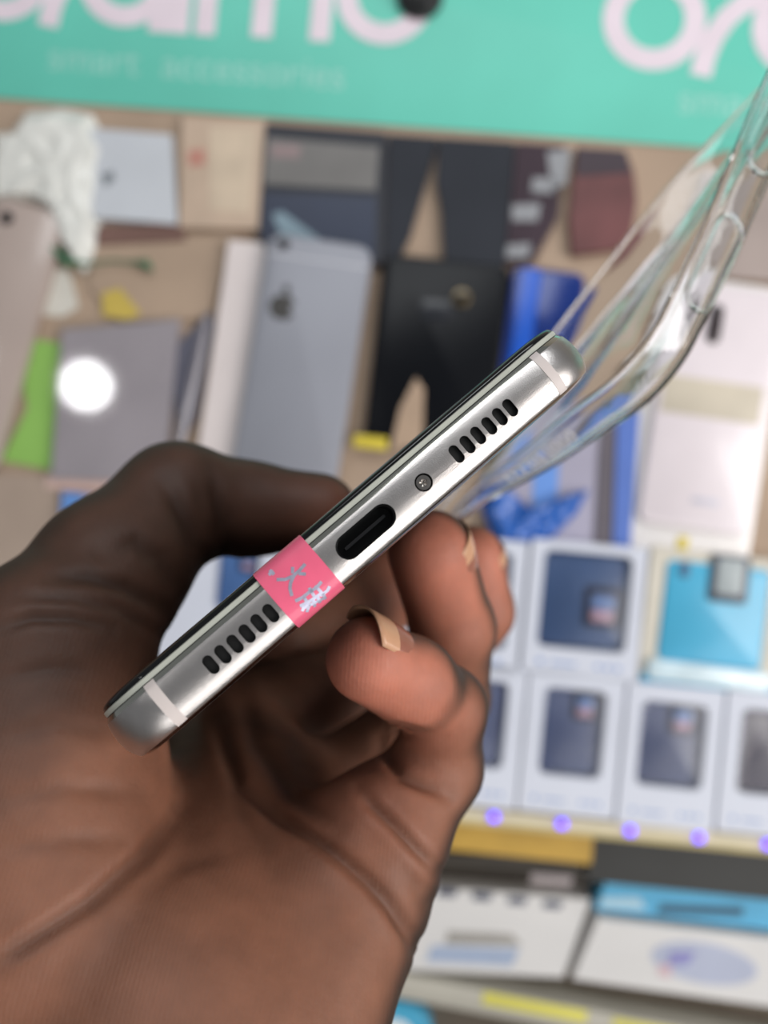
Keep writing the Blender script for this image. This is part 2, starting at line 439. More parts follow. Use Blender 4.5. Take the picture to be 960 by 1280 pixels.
# the phone presses its own shape into the flesh
qw = np.abs((gx-PC.x)*PW.x + (gy-PC.y)*PW.y + (gz-PC.z)*PW.z) - (WID/2 + 0.35 - 3.0)
ql = np.abs((gx-PC.x)*PL.x + (gy-PC.y)*PL.y + (gz-PC.z)*PL.z - LEN/2) - (LEN/2 + 0.35 - 3.0)
qf = np.abs((gx-PC.x)*PF.x + (gy-PC.y)*PF.y + (gz-PC.z)*PF.z) - (H2 + 0.4 - 3.0)
bx = np.sqrt(np.maximum(qw, 0)**2 + np.maximum(ql, 0)**2 + np.maximum(qf, 0)**2) + np.minimum(np.maximum(qw, np.maximum(ql, qf)), 0) - 3.0
del qw, ql, qf
D = -smin(-D, bx, 1.2); del bx

def surface_nets(D):
    s = D < 0
    nx, ny, nz = D.shape
    cnt = np.zeros((nx-1, ny-1, nz-1), np.int8)
    for i in (0, 1):
        for j in (0, 1):
            for k in (0, 1): cnt += s[i:nx-1+i, j:ny-1+j, k:nz-1+k]
    act = (cnt > 0) & (cnt < 8)
    ci, cj, ck = np.nonzero(act)
    idx = -np.ones(act.shape, np.int64); idx[ci, cj, ck] = np.arange(len(ci))
    acc = np.zeros((len(ci), 3)); num = np.zeros(len(ci))
    C = [(i, j, k) for i in (0, 1) for j in (0, 1) for k in (0, 1)]
    for a in C:
        for ax in range(3):
            if a[ax]: continue
            b = list(a); b[ax] = 1
            va = D[ci+a[0], cj+a[1], ck+a[2]]; vb = D[ci+b[0], cj+b[1], ck+b[2]]
            m = (va < 0) != (vb < 0); t = np.where(m, va / np.where(m, va - vb, 1), 0)
            p = np.repeat(np.array([a], float), len(ci), 0); p[:, ax] += t
            acc[m] += p[m]; num[m] += 1
    V = acc / num[:, None] + np.stack([ci, cj, ck], 1)
    quads = []
    for ax in range(3):
        sl0 = [slice(None)]*3; sl1 = [slice(None)]*3; sl0[ax] = slice(0, -1); sl1[ax] = slice(1, None)
        ch = s[tuple(sl0)] != s[tuple(sl1)]
        e = np.stack(np.nonzero(ch), 1); flip = s[tuple(sl0)][ch]
        u, w = (ax+1) % 3, (ax+2) % 3
        ok = (e[:, u] > 0) & (e[:, w] > 0) & (e[:, u] < D.shape[u]-1) & (e[:, w] < D.shape[w]-1); e = e[ok]; flip = flip[ok]
        c = [e.copy() for _ in range(4)]
        c[1][:, u] -= 1; c[2][:, u] -= 1; c[2][:, w] -= 1; c[3][:, w] -= 1
        q = np.stack([idx[k[:, 0], k[:, 1], k[:, 2]] for k in c], 1)
        q[~flip] = q[~flip][:, ::-1]
        quads.append(q)
    return V, np.concatenate(quads)
HV, HF = surface_nets(D); del D
HV = HV * VOX + lo
def vnormals(V, Fq):
    n = np.cross(V[Fq[:, 2]] - V[Fq[:, 0]], V[Fq[:, 3]] - V[Fq[:, 1]])
    N = np.zeros_like(V)
    for k in range(4): np.add.at(N, Fq[:, k], n)
    return N / (np.linalg.norm(N, axis=1, keepdims=True) + 1e-9)
def smooth_pass(V, Fq, it, lam=0.5):
    for _ in range(it):
        S = np.zeros_like(V); c = np.zeros(len(V))
        for a, b in ((0, 1), (1, 2), (2, 3), (3, 0)):
            np.add.at(S, Fq[:, a], V[Fq[:, b]]); np.add.at(c, Fq[:, a], 1)
            np.add.at(S, Fq[:, b], V[Fq[:, a]]); np.add.at(c, Fq[:, b], 1)
        V = V + lam * (S / np.maximum(c, 1)[:, None] - V)
    return V
HV = smooth_pass(HV, HF, 3)
HN = vnormals(HV, HF)
# skin folds: grooves along the creases of the palm, the fingers and the thumb
depth = -HV[:, 2]; PXs = 480 + HV[:, 0] / depth * F; PYs = 640 - HV[:, 1] / depth * F
cell = 6; ix_ = np.clip((PXs / cell).astype(int), -40, 200) + 40; iy_ = np.clip((PYs / cell).astype(int), -40, 300) + 40
zb = np.full((260, 360), 1e9); np.minimum.at(zb, (ix_, iy_), depth)
front = (depth < zb[ix_, iy_] + 5) & (HN[:, 2] > -0.1)
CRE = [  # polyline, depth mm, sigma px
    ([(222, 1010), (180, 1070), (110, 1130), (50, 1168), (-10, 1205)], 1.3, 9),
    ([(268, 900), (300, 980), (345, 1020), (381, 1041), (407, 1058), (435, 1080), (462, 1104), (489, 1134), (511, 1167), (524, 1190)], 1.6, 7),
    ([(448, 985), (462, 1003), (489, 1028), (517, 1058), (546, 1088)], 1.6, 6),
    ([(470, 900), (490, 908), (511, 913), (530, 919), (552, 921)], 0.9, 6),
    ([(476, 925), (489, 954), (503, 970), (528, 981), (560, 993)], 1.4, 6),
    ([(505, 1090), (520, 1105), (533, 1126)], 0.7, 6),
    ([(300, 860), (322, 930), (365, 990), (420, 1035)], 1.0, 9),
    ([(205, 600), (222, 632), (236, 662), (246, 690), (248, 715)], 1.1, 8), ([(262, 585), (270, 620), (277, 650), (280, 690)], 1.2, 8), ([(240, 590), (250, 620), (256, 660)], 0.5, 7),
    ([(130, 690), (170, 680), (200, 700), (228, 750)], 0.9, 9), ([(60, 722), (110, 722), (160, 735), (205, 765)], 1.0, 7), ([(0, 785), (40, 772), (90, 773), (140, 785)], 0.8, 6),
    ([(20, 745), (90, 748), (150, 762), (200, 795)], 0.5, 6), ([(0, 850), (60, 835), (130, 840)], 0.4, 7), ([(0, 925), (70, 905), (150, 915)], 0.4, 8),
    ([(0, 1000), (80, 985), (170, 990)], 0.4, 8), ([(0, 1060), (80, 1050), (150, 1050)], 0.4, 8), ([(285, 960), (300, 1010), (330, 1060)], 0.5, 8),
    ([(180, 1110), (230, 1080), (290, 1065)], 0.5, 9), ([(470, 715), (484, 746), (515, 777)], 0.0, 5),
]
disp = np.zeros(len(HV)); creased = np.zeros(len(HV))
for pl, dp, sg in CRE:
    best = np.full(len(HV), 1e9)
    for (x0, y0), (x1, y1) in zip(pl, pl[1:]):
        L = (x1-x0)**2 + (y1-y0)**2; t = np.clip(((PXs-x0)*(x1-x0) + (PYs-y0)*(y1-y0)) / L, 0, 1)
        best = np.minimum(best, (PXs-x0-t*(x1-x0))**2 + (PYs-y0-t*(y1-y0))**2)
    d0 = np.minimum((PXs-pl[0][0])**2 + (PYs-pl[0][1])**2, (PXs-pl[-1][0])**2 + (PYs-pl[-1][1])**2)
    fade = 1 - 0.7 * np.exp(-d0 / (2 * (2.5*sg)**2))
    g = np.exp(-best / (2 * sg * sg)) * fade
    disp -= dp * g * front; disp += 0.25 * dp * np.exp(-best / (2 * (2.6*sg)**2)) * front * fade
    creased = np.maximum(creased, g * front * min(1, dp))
HV = HV + HN * disp[:, None]
for _ in range(3):                                           # keep the flesh outside the phone after folding
    r_ = HV - np.array(PC); L_ = np.stack([r_ @ np.array(PW), r_ @ np.array(PL) - LEN/2, r_ @ np.array(PF)], 1)
    q_ = np.abs(L_) - np.array([WID/2 + 0.3 - 3, LEN/2 + 0.3 - 3, H2 + 0.35 - 3]); o_ = np.maximum(q_, 0)
    n_ = np.linalg.norm(o_, axis=1); dd = n_ + np.minimum(q_.max(1), 0) - 3
    g_ = np.where(n_[:, None] > 1e-6, o_ / np.maximum(n_, 1e-6)[:, None], (q_ == q_.max(1)[:, None])) * np.sign(L_)
    mv = np.maximum(0.05 - dd, 0)[:, None] * g_
    HV = HV + mv[:, :1] * np.array(PW) + mv[:, 1:2] * np.array(PL) + mv[:, 2:] * np.array(PF)
HN = vnormals(HV, HF)
# pigment: palm side pale and reddish, back of the hand and thumb dark, finger pads reddest and lightened for the light falling on them, skin lines darker
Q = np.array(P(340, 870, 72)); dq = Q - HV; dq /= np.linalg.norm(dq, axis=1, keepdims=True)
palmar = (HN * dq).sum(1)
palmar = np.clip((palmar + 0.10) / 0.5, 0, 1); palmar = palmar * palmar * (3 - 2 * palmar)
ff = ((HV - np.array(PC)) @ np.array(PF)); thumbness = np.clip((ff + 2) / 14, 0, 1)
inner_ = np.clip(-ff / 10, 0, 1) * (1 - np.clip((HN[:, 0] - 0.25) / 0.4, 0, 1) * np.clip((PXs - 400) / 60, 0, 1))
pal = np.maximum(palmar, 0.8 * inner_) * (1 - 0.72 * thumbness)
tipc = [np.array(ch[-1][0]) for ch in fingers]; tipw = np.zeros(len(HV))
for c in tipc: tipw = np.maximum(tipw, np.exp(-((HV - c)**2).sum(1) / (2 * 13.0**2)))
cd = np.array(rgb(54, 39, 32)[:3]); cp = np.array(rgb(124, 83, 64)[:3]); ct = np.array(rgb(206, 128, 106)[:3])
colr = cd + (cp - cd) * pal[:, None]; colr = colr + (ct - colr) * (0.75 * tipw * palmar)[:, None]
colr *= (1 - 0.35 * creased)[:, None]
hc = HV.mean(0); hcw = Wd(Vector(hc))
Rn = np.array(ROT)
WVt = (HV - hc) @ Rn.T * 0.001
me = bpy.data.meshes.new('hand')
me.vertices.add(len(WVt)); me.vertices.foreach_set('co', WVt.astype(np.float32).ravel())
me.loops.add(HF.size); me.loops.foreach_set('vertex_index', HF.astype(np.int32).ravel())
me.polygons.add(len(HF)); me.polygons.foreach_set('loop_start', np.arange(0, HF.size, 4, dtype=np.int32))
me.update(calc_edges=True); me.validate()
me.polygons.foreach_set('use_smooth', np.ones(len(me.polygons), bool))
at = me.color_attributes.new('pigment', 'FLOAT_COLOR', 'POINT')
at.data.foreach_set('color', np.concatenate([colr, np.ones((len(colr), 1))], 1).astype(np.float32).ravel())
skin = bpy.data.materials.new('skin'); skin.use_nodes = True; nt = skin.node_tree; b = nt.nodes['Principled BSDF']
an = nt.nodes.new('ShaderNodeAttribute'); an.attribute_name = 'pigment'
tc = nt.nodes.new('ShaderNodeTexCoord')
n1 = nt.nodes.new('ShaderNodeTexNoise'); n1.inputs['Scale'].default_value = 160; n1.inputs['Detail'].default_value = 5
nt.links.new(tc.outputs['Object'], n1.inputs['Vector'])
rp = nt.nodes.new('ShaderNodeMapRange'); rp.inputs['From Min'].default_value = 0.3; rp.inputs['From Max'].default_value = 0.7; rp.inputs['To Min'].default_value = 0.86; rp.inputs['To Max'].default_value = 1.12
nt.links.new(n1.outputs['Fac'], rp.inputs['Value'])
vm = nt.nodes.new('ShaderNodeVectorMath'); vm.operation = 'SCALE'
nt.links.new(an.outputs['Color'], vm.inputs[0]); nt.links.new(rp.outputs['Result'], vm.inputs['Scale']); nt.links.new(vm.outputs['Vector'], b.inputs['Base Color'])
b.inputs['Roughness'].default_value = 0.55; b.inputs['Specular IOR Level'].default_value = 0.3
b.inputs['Subsurface Weight'].default_value = 0.25; b.inputs['Subsurface Radius'].default_value = (1.0, 0.35, 0.2); b.inputs['Subsurface Scale'].default_value = 0.0025
wv = nt.nodes.new('ShaderNodeTexWave'); wv.inputs['Scale'].default_value = 520; wv.inputs['Distortion'].default_value = 14; wv.inputs['Detail'].default_value = 2; wv.inputs['Detail Scale'].default_value = 0.12
wv.bands_direction = 'X'
nt.links.new(tc.outputs['Object'], wv.inputs['Vector'])
n2 = nt.nodes.new('ShaderNodeTexNoise'); n2.inputs['Scale'].default_value = 1100; n2.inputs['Detail'].default_value = 4
nt.links.new(tc.outputs['Object'], n2.inputs['Vector'])
ad = nt.nodes.new('ShaderNodeMath'); ad.operation = 'MULTIPLY_ADD'; ad.inputs[1].default_value = 0.16; nt.links.new(wv.outputs['Fac'], ad.inputs[0]); nt.links.new(n2.outputs['Fac'], ad.inputs[2])
bu = nt.nodes.new('ShaderNodeBump'); bu.inputs['Strength'].default_value = 0.2; bu.inputs['Distance'].default_value = 0.0003
nt.links.new(ad.outputs[0], bu.inputs['Height']); nt.links.new(bu.outputs['Normal'], b.inputs['Normal'])
me.materials.append(skin)
hand = bpy.data.objects.new('hand', me); COL.objects.link(hand); hand.location = hcw
tag(hand, 'left hand gripping the silver phone, thumb on its screen and fingers curled behind it', 'hand')
nailm = mat('fingernail', (196, 150, 118), 0.3, 0, 0.05, 300)
nailbed = mat('nail_bed', (148, 96, 80), 0.22, 0, 0.06, 300)
def nail(tip, nxt, r, up, wid=58, l0=-6.5, l1=6.0, tiprow=8):
    a = (tip - nxt).normalized(); up = (up - a * up.dot(a)).normalized(); s = a.cross(up)
    v = []; f = []; mi_ = []; NA, NL = 14, 12
    for side in (0.0, -0.28):
        for j in range(NL + 1):
            q = j / NL; l = l0 + (l1 - l0) * q
            for i in range(NA + 1):
                th_ = math.radians(-wid + 2*wid*i/NA); edge = abs(2*i/NA - 1)
                ll = l - (1.6 * edge**3 if q > 0.5 else -2.6 * edge**2) * abs(2*q - 1)
                rr = r * 1.0 + 0.30 + side - 0.5 * max(0, q - 0.55) - 1.5*(1-q)**4 - 0.4*edge**4
                p = tip + a * ll + up * (rr * math.cos(th_)) + s * (rr * math.sin(th_))
                v.append(tuple(Wv(p - Vector(hc)) * 0.001))
    n1_ = (NL + 1) * (NA + 1)
    for j in range(NL):
        for i in range(NA):
            q = j*(NA+1) + i
            mi_ += [1 if j >= tiprow else 0] * 2
            f += [(q, q+1, q+NA+2, q+NA+1), (n1_+q, n1_+q+NA+1, n1_+q+NA+2, n1_+q+1)]
    for i in range(NA):
        f += [(i, n1_+i, n1_+i+1, i+1)]; q = NL*(NA+1)+i; f += [(q, q+1, n1_+q+1, n1_+q)]
    for j in range(NL):
        q = j*(NA+1); f += [(q, q+NA+1, n1_+q+NA+1, n1_+q)]; q += NA; f += [(q, n1_+q, n1_+q+NA+1, q+NA+1)]
    o = link_mesh('fingernail', v, f, None, hand, True, [nailbed, nailm], mi_ + [1] * (len(f) - len(mi_)))
    return o
pk, rg_, md, ix = fingers
nail(pk[-1][0], pk[-2][0], 6.3, Vector((0.30, 0.85, 0.1)), 58, -8.0, 5.2)
nail(rg_[-1][0], rg_[-2][0], 7.6, Vector((0.93, 0.3, -0.05)), 58, -8, 2.6)
nail(md[-1][0], md[-2][0], 7.9, Vector((0.95, 0.25, -0.15)), 58, -8, 2.0)
nail(ix[-1][0], ix[-2][0], 8.0, Vector((0.9, 0.2, -0.3)))
nail(th[-1][0], th[-2][0], 7.9, Vector((-0.35, 0.5, -0.9)), 50, -8, 2.0)

# ================================================================== CLEAR CASE
K1 = P(848, 500, 146); K2 = P(500, 690, 192) - PF * 2.2 + PW * 0.8; F1 = K1 + Vector((71, 148, -10)); F2 = K2 + Vector((103, 122, 14))
CWd, CL = 75.0, 148.0
def bil(a, bb):
    s, t = a / CWd, bb / CL
    return K1*(1-s)*(1-t) + K2*s*(1-t) + F1*(1-s)*t + F2*s*t
def cpt(a, bb, h, q=0.0):
    s, t = a / CWd, bb / CL
    da = (K2-K1)*(1-t) + (F2-F1)*t; db = (F1-K1)*(1-s) + (F2-K2)*s
    nn = db.cross(da).normalized()
    hs = 1 - 0.86 * math.exp(-((a - 75)**2 / (2 * 26.0**2) + bb**2 / (2 * 42.0**2)))
    wav = 0.5 * math.sin(a * 0.16 + bb * 0.05) + 0.35 * math.sin(bb * 0.13 + 1.0)
    return bil(a, bb) + nn * (h * 1.17 * hs + wav)
tst = (cpt(30, 60, 10) - cpt(30, 60, 0))
CS = 1.0 if tst.dot(Vector((-0.64, 0.75, 0.1))) > 0 else -1.0
CO = Wd(K1)
def cw(a, bb, h):
    return tuple(Wd(cpt(a, bb, h * CS)) - CO)
def cper(ins, n=10, step=2.5):
    pts = rrect(CWd - 2*ins, CL - 2*ins, max(0.8, 11.0 - ins), n); out = []
    ex = {0: int(CWd/step), 1: int(CL/step), 2: int(CWd/step), 3: int(CL/step)}
    for k, p in enumerate(pts):
        q = pts[(k+1) % len(pts)]; out.append(p)
        if (k + 1) % (n + 1) == 0:
            e = ex[((k + 1) // (n + 1) - 1) % 4]
            for i in range(1, e): out.append((p[0]+(q[0]-p[0])*i/e, p[1]+(q[1]-p[1])*i/e))
    return [(a + CWd/2, bb + CL/2) for a, bb in out]
outer = [(36.6, 0), (24, 0), (14, 0), (8, 0), (4.5, 0), (2.6, 0.12), (1.3, 0.55), (0.5, 1.3), (0.12, 2.4), (0, 4), (0, 6.2), (0.05, 7.6), (0.1, 8.6), (0.2, 9.3), (0.55, 9.8), (1.1, 9.95), (1.6, 9.7)]
inner = [(1.75, 9.2), (1.45, 8.3), (1.25, 7.4), (1.2, 6.0), (1.25, 4.0), (1.4, 2.9), (1.9, 1.9), (2.8, 1.35), (4.6, 1.15), (8, 1.1), (14, 1.1), (24, 1.1), (36.6, 1.1)]
prof = outer + inner
rings = [[cw(a, bb, h) for a, bb in cper(i)] for i, h in prof]
v, f = loft(rings)
tpu = bpy.data.materials.new('clear_soft_plastic'); tpu.use_nodes = True
b = tpu.node_tree.nodes['Principled BSDF']; b.inputs['Base Color'].default_value = (0.93, 0.95, 0.96, 1); b.inputs['Transmission Weight'].default_value = 1.0
b.inputs['Roughness'].default_value = 0.02; b.inputs['IOR'].default_value = 1.42
tcn = tpu.node_tree.nodes.new('ShaderNodeTexCoord'); nn_ = tpu.node_tree.nodes.new('ShaderNodeTexNoise'); nn_.inputs['Scale'].default_value = 60
bb_ = tpu.node_tree.nodes.new('ShaderNodeBump'); bb_.inputs['Strength'].default_value = 0.12; bb_.inputs['Distance'].default_value = 0.002
tpu.node_tree.links.new(tcn.outputs['Object'], nn_.inputs['Vector']); tpu.node_tree.links.new(nn_.outputs['Fac'], bb_.inputs['Height']); tpu.node_tree.links.new(bb_.outputs['Normal'], b.inputs['Normal'])
MC = Matrix.Identity(4); MC.translation = CO
case = tag(empty('phone_case', MC), 'clear soft plastic phone case slipping off behind the phone, partly out of frame', 'phone case')
link_mesh('shell', v, f, tpu, case, True)
def wall_loop(b0, b1, h0, h1, rad, off):
    c = rrect(b1 - b0, h1 - h0, (h1 - h0) / 2 - 0.01, 8)
    return tube([cw(-off, (b0+b1)/2 + x, (h0+h1)/2 + y) for x, y in c], rad * 1e-3, 8, True)
o = link_mesh('button_outline', *wall_loop(14, 31, 2.0, 8.0, 0.55, 0.1), tpu, case)
o = link_mesh('button_outline', *wall_loop(40, 68, 2.0, 8.0, 0.55, 0.1), tpu, case)
tv, tf = text_vf('LO 08 8860', 3.6, 0.12)
frost = mat('frosted_embossing', (188, 188, 194), 0.6, 0, 0.05)
tw = max(p[0] for p in tv)
link_mesh('embossed_marking', [Wd(cpt(38 - x / tw * 19, -0.3 - z, CS * (4.2 + y * 1.4))) - CO for x, y, z in tv], tf, frost, case, False)

# ================================================================== DISPLAY RACK
exec_items = True
kraft = mat('kraft_board', (168, 146, 126), 0.7, 0, 0.12, 14)
wood = mat('varnished_pine_edge', (188, 150, 62), 0.45, 0, 0.15, 30)
woodt = mat('pale_pine_ledge', (188, 172, 118), 0.5, 0, 0.12, 30)
darkm = mat('dark_laminate', (46, 46, 44), 0.5, 0, 0.1, 30)
tealm = mat('teal_vinyl', (101, 198, 178), 0.5, 0, 0.05, 12)
letter_m = mat('white_lettering', (224, 210, 219), 0.5, 0, 0.06, 30)
tag_m = mat('pale_teal_lettering', (150, 208, 195), 0.5, 0, 0.05)
M0 = Matrix((WU, WV, WN)).transposed().to_4x4(); M0.translation = OW
rack = tag(empty('display_rack', M0), 'sloped tan shop display rack carrying phones, boxes and packets', 'display rack')
def rp_(name, pts, z0, z1, m, label=None):
    v, f = loft([[(a*1e-3, b_*1e-3, z0*1e-3) for a, b_ in pts], [(a*1e-3, b_*1e-3, z1*1e-3) for a, b_ in pts]])
    o = link_mesh(name, v, f, m, rack, False)
    if label: o['label'] = label
    return o
LV = bp(790, 1036, 6)[1]                                     # the ledge's slope coordinate
UX = 560
rp_('sloped_panel', [(-UX, LV), (UX, LV), (UX, 420), (-UX, 420)], -12, 0, kraft)
rp_('ledge', [(-UX, LV - 7), (UX, LV - 7), (UX, LV + 3), (-UX, LV + 3)], -12, 7, woodt, 'pale wooden ledge')
xa = bp(742, 1060, 0)[0]
rp_('apron', [(-UX, LV - 27), (xa, LV - 27), (xa, LV - 7), (-UX, LV - 7)], -14, -2, wood, 'yellow varnished wooden apron')
rp_('dark_apron', [(xa, LV - 40), (UX, LV - 40), (UX, LV - 7), (xa, LV - 7)], -40, -8, darkm, 'dark recess panel')
HL = -60.0
rp_('lower_panel', [(-UX, LV - 260), (UX, LV - 260), (UX, LV + 40), (-UX, LV + 40)], HL - 12, HL, mat('lower_shelf_brown', (92, 82, 70), 0.6, 0, 0.15, 14), 'brown lower shelf')
for sx in (-1, 1):
    rp_('side_panel', [(sx*UX, LV - 260), (sx*(UX+14), LV - 260), (sx*(UX+14), 420), (sx*UX, 420)], HL - 12, 10, kraft)
# led strip
ledc = mat('violet_led', (88, 52, 240), 0.4, 0, 0, emit=3.2)
stripm = mat('led_tape', (214, 204, 176), 0.5, 0, 0.05)
L = Item('led_strip', 'row of violet lights along the wooden ledge under the case boxes', 'led strip', 787, 1037, 7)
L.add('tape', rbox(820, 7, 0.8, 0.5, 0.2), stripm)
lx = [618, 702, 787, 872, 955]
du = bp(787, 1037, 7)[0] - bp(702, 1027, 7)[0]
for k in range(-8, 5):
    L.add('led', rbox(5.4, 5.4, 2.2, 1.6, 0.9, x=k * du, z=0.6), ledc)

# ------------------------------------------------------------------ banner
bn = Item('shop_banner', 'turquoise banner with large white lettering across the top of the rack', 'banner', 480, 60, 0.3)
q0 = bp(0, 121, 1); q1 = bp(960, 191.5, 1)
lo_v = 0.5 * (q0[1] + q1[1]) - bn.v
bn.add('sheet', rbox(1100, 150, 1.0, 1, 0.2, x=-bn.u, y=lo_v + 75), tealm)
k = bn.k
def L2(px, py): return bn.loc(px, py, 1.2)
def arc(cx, cy, r, a0, a1, n=28):
    c = L2(cx, cy); return [(c[0] + r*k*math.cos(math.radians(a0 + (a1-a0)*i/n)), c[1] + r*k*math.sin(math.radians(a0 + (a1-a0)*i/n))) for i in range(n+1)]
def word(ox, oy, sc=1.0, gap=0):
    """round-stroked letters; ox, oy is the pixel of the first o's centre; y down-slope follows the banner"""
    W = 26; res = []; hh = [1.0]
    def H():
        hh[0] += 0.03; return hh[0]
    def pt(dx, dy):                                          # dx along the banner, dy up, in pixels
        c = L2(ox, oy); return (c[0] + dx*k*sc, c[1] + dy*k*sc)
    def ring(dx, r): res.append(ribbon2d([(pt(dx, 0)[0] + r*k*sc*math.cos(2*math.pi*i/40), pt(dx, 0)[1] + r*k*sc*math.sin(2*math.pi*i/40)) for i in range(40)], W*k*sc, 1.0, H() + 0.3, True))
    def line(*ps): res.append(ribbon2d([pt(*p) for p in ps], W*k*sc, 1.0, H() + 0.3))
    def arch(x0, x1, yb):                                    # stem - arch - stem
        r = (x1 - x0) / 2; ps = [(x0, -62)] + [((x0+x1)/2 + r*math.cos(math.radians(180 - 180*i/16)), yb + r*math.sin(math.radians(180 - 180*i/16))) for i in range(17)] + [(x1, -62)]
        line(*ps)
    ring(0, 50)
    line((62, -66), (66, -40), (74, -16), (88, 8), (106, 26), (126 + gap*0.5, 38))
    e = gap
    ring(157 + e, 47); line((204 + e, -64), (204 + e, 56)); line((229 + e, -64), (229 + e, 56)); line((229 + e, 78), (229 + e, 104))
    line((263 + e, -64), (263 + e, 58)); arch(263 + e, 335 + e, 20); arch(335 + e, 408 + e, 20)
    ring(486 + e, 48)
    return join_vf(res)
bn.add('brand_lettering', word(5, -36), letter_m, False)
bn.add('brand_lettering', word(818, 24, 1.0, 22), letter_m, False)
v1, f1 = text_vf('smart  accessories', 1.0, 0.0)
def place_text(px0, py0, wpx, body, ht=0.12):
    v, f = text_vf(body, 1.0, 0.0); x1 = max(p[0] for p in v); s = wpx * k / x1; c = L2(px0, py0)
    return [(c[0] + x*s, c[1] + y*s, 1.0 + ht + z) for x, y, z in v], f
bn.add('tagline_lettering', place_text(58, 86, 378, 'smart  accessories'), tag_m, False)
bn.add('tagline_lettering', place_text(846, 140, 378, 'smart  accessories'), tag_m, False)
kb = Item('suction_hook', 'small black round suction hook on the banner at the top edge', 'hook', 525, -4, 1.6)
kb.add('suction_cup', disc_prism(0, 0, 14, 0, 6, 28, b=2), mat('black_rubber', (22, 22, 24), 0.5, 0, 0.05))
kb.add('hook_cap', disc_prism(0, 0, 9.5, 6, 10, 28, b=1.5), MATS['black_rubber'])

# ------------------------------------------------------------------ upper panel goods
def blob(it, name, outline, hgt, m, seed=0, crease=1.0, z=0.3, rings=14, dens=6):
    """a crumpled bag: domed sheet with sharp folds inside an outline given in pixels"""
    pts = []
    for i, p in enumerate(outline):
        q = outline[(i+1) % len(outline)]
        for j in range(dens): pts.append((p[0] + (q[0]-p[0])*j/dens, p[1] + (q[1]-p[1])*j/dens))
    pts = [it.loc(a, b_, hgt/2) for a, b_ in pts]
    cx = sum(p[0] for p in pts)/len(pts); cy = sum(p[1] for p in pts)/len(pts)
    rr = []
    for kk in range(rings + 1):
        s = 1 - kk / (rings + 0.6); row = []
        for a, b_ in pts:
            x, y = cx + (a-cx)*s, cy + (b_-cy)*s
            rid = 1 - abs(noise.noise(Vector((x*0.055 + seed, y*0.055, seed*1.7)))) * 2.2
            rid2 = 1 - abs(noise.noise(Vector((x*0.13 + seed, y*0.13, 4.0)))) * 2
            env = min(1, kk / 3.0) * (1 - 0.25 * s**2)
            row.append((x, y, z + max(0.15, hgt * env * (0.55 + crease*(0.3*rid + 0.15*rid2)))))
        rr.append(row)
    rr.insert(0, [(a, b_, z) for a, b_ in pts])
    return it.add(name, loft(rr), m, True, 28)

white_poly = mat('white_polythene', (222, 222, 216), 0.35, 0, 0.06, 30, coat=0.3)
bg = Item('plastic_bag', 'crumpled white plastic bag under the left end of the banner', 'plastic bag', 70, 210, 0.2)
blob(bg, 'bag', [(-20, 160), (8, 158), (26, 132), (70, 128), (110, 136), (132, 180), (122, 250), (118, 315), (98, 338), (82, 318), (62, 262), (30, 246), (-20, 250)], 15, white_poly, 3, 0.5)
cd_ = Item('paper_card', 'pale bluish card with a small dark mark beside the crumpled bag', 'card', 165, 222, 0.3, -1)
cd_.poly('card', [(108, 160), (214, 168), (221, 280), (116, 272)], 6, mat('pale_card', (196, 200, 206), 0.4, 0, 0.05, 20, coat=0.2))
cd_.poly('printed_mark', [(127, 219), (141, 213), (143, 224), (131, 233)], 0.3, mat('grey_mark', (118, 124, 130), 0.5), z=6)
tb = Item('carton', 'tan cardboard carton with faint red print under the banner', 'carton', 278, 218, 0.3)
tb.poly('carton', [(228, 146), (334, 150), (324, 286), (224, 284)], 5, mat('tan_carton', (190, 168, 148), 0.6, 0, 0.08, 30))
tb.poly('red_print', [(235, 188), (256, 186), (256, 206), (236, 208)], 0.25, mat('faint_red_print', (184, 130, 116), 0.6, 0, 0.1, 60), z=5)
tb.poly('pale_panel', [(262, 158), (322, 160), (312, 268), (262, 262)], 0.25, mat('pale_carton_panel', (200, 182, 160), 0.6, 0, 0.1, 60), z=5)
bc = Item('phone', 'beige phone at the far left edge lying tilted on the rack', 'phone', 2, 420, 0.3, -11)
bc.box('body', 92, 330, 8, 14, mat('beige_phone_back', (176, 160, 152), 0.25, 0, 0.04, 20, coat=0.5), b=2.5)
bc.box('camera_lens', 16, 16, 1, 8, mat('lens_dark', (16, 16, 20), 0.1), x=-24, y=140, z=8, b=0.4)
kw = Item('kraft_wrapper', 'folded brown kraft wrapper below the pale card', 'wrapper', 205, 345, 0.3)
kw.poly('sheet', [(118, 300), (292, 292), (262, 398), (150, 402), (112, 360)], 2.2, mat('kraft_paper', (170, 148, 128), 0.75, 0, 0.08, 20))
kw.poly('folded_flap', [(122, 284), (226, 278), (232, 300), (120, 306)], 3.5, mat('dark_kraft_fold', (116, 88, 80), 0.75, 0, 0.1, 20))
gt = Item('twist_tie', 'thin dark green tie curling across the kraft wrapper', 'tie', 120, 325, 6)
gt.add('tie', tube([gt.loc(x, y) + (z,) for x, y, z in ((52, 296, -3), (66, 310, 0), (84, 328, 1), (110, 330, 0), (140, 326, 0), (165, 328, 0), (184, 330, 1), (190, 338, 0))], [1.2, 2.6, 3.0, 0.8, 0.7, 0.8, 2.6, 1.0], 8), mat('green_tie', (62, 112, 82), 0.5))
ws = Item('paper_scrap', 'torn white paper scrap beside the beige phone', 'paper scrap', 72, 365, 0.3)
ws.poly('scrap', [(62, 335), (86, 338), (98, 384), (78, 396), (52, 394)], 1.2, mat('white_paper', (206, 202, 192), 0.7))
ys = Item('yellow_sticker', 'faded yellow sticker on the brown wrapper', 'sticker', 150, 380, 2.7)
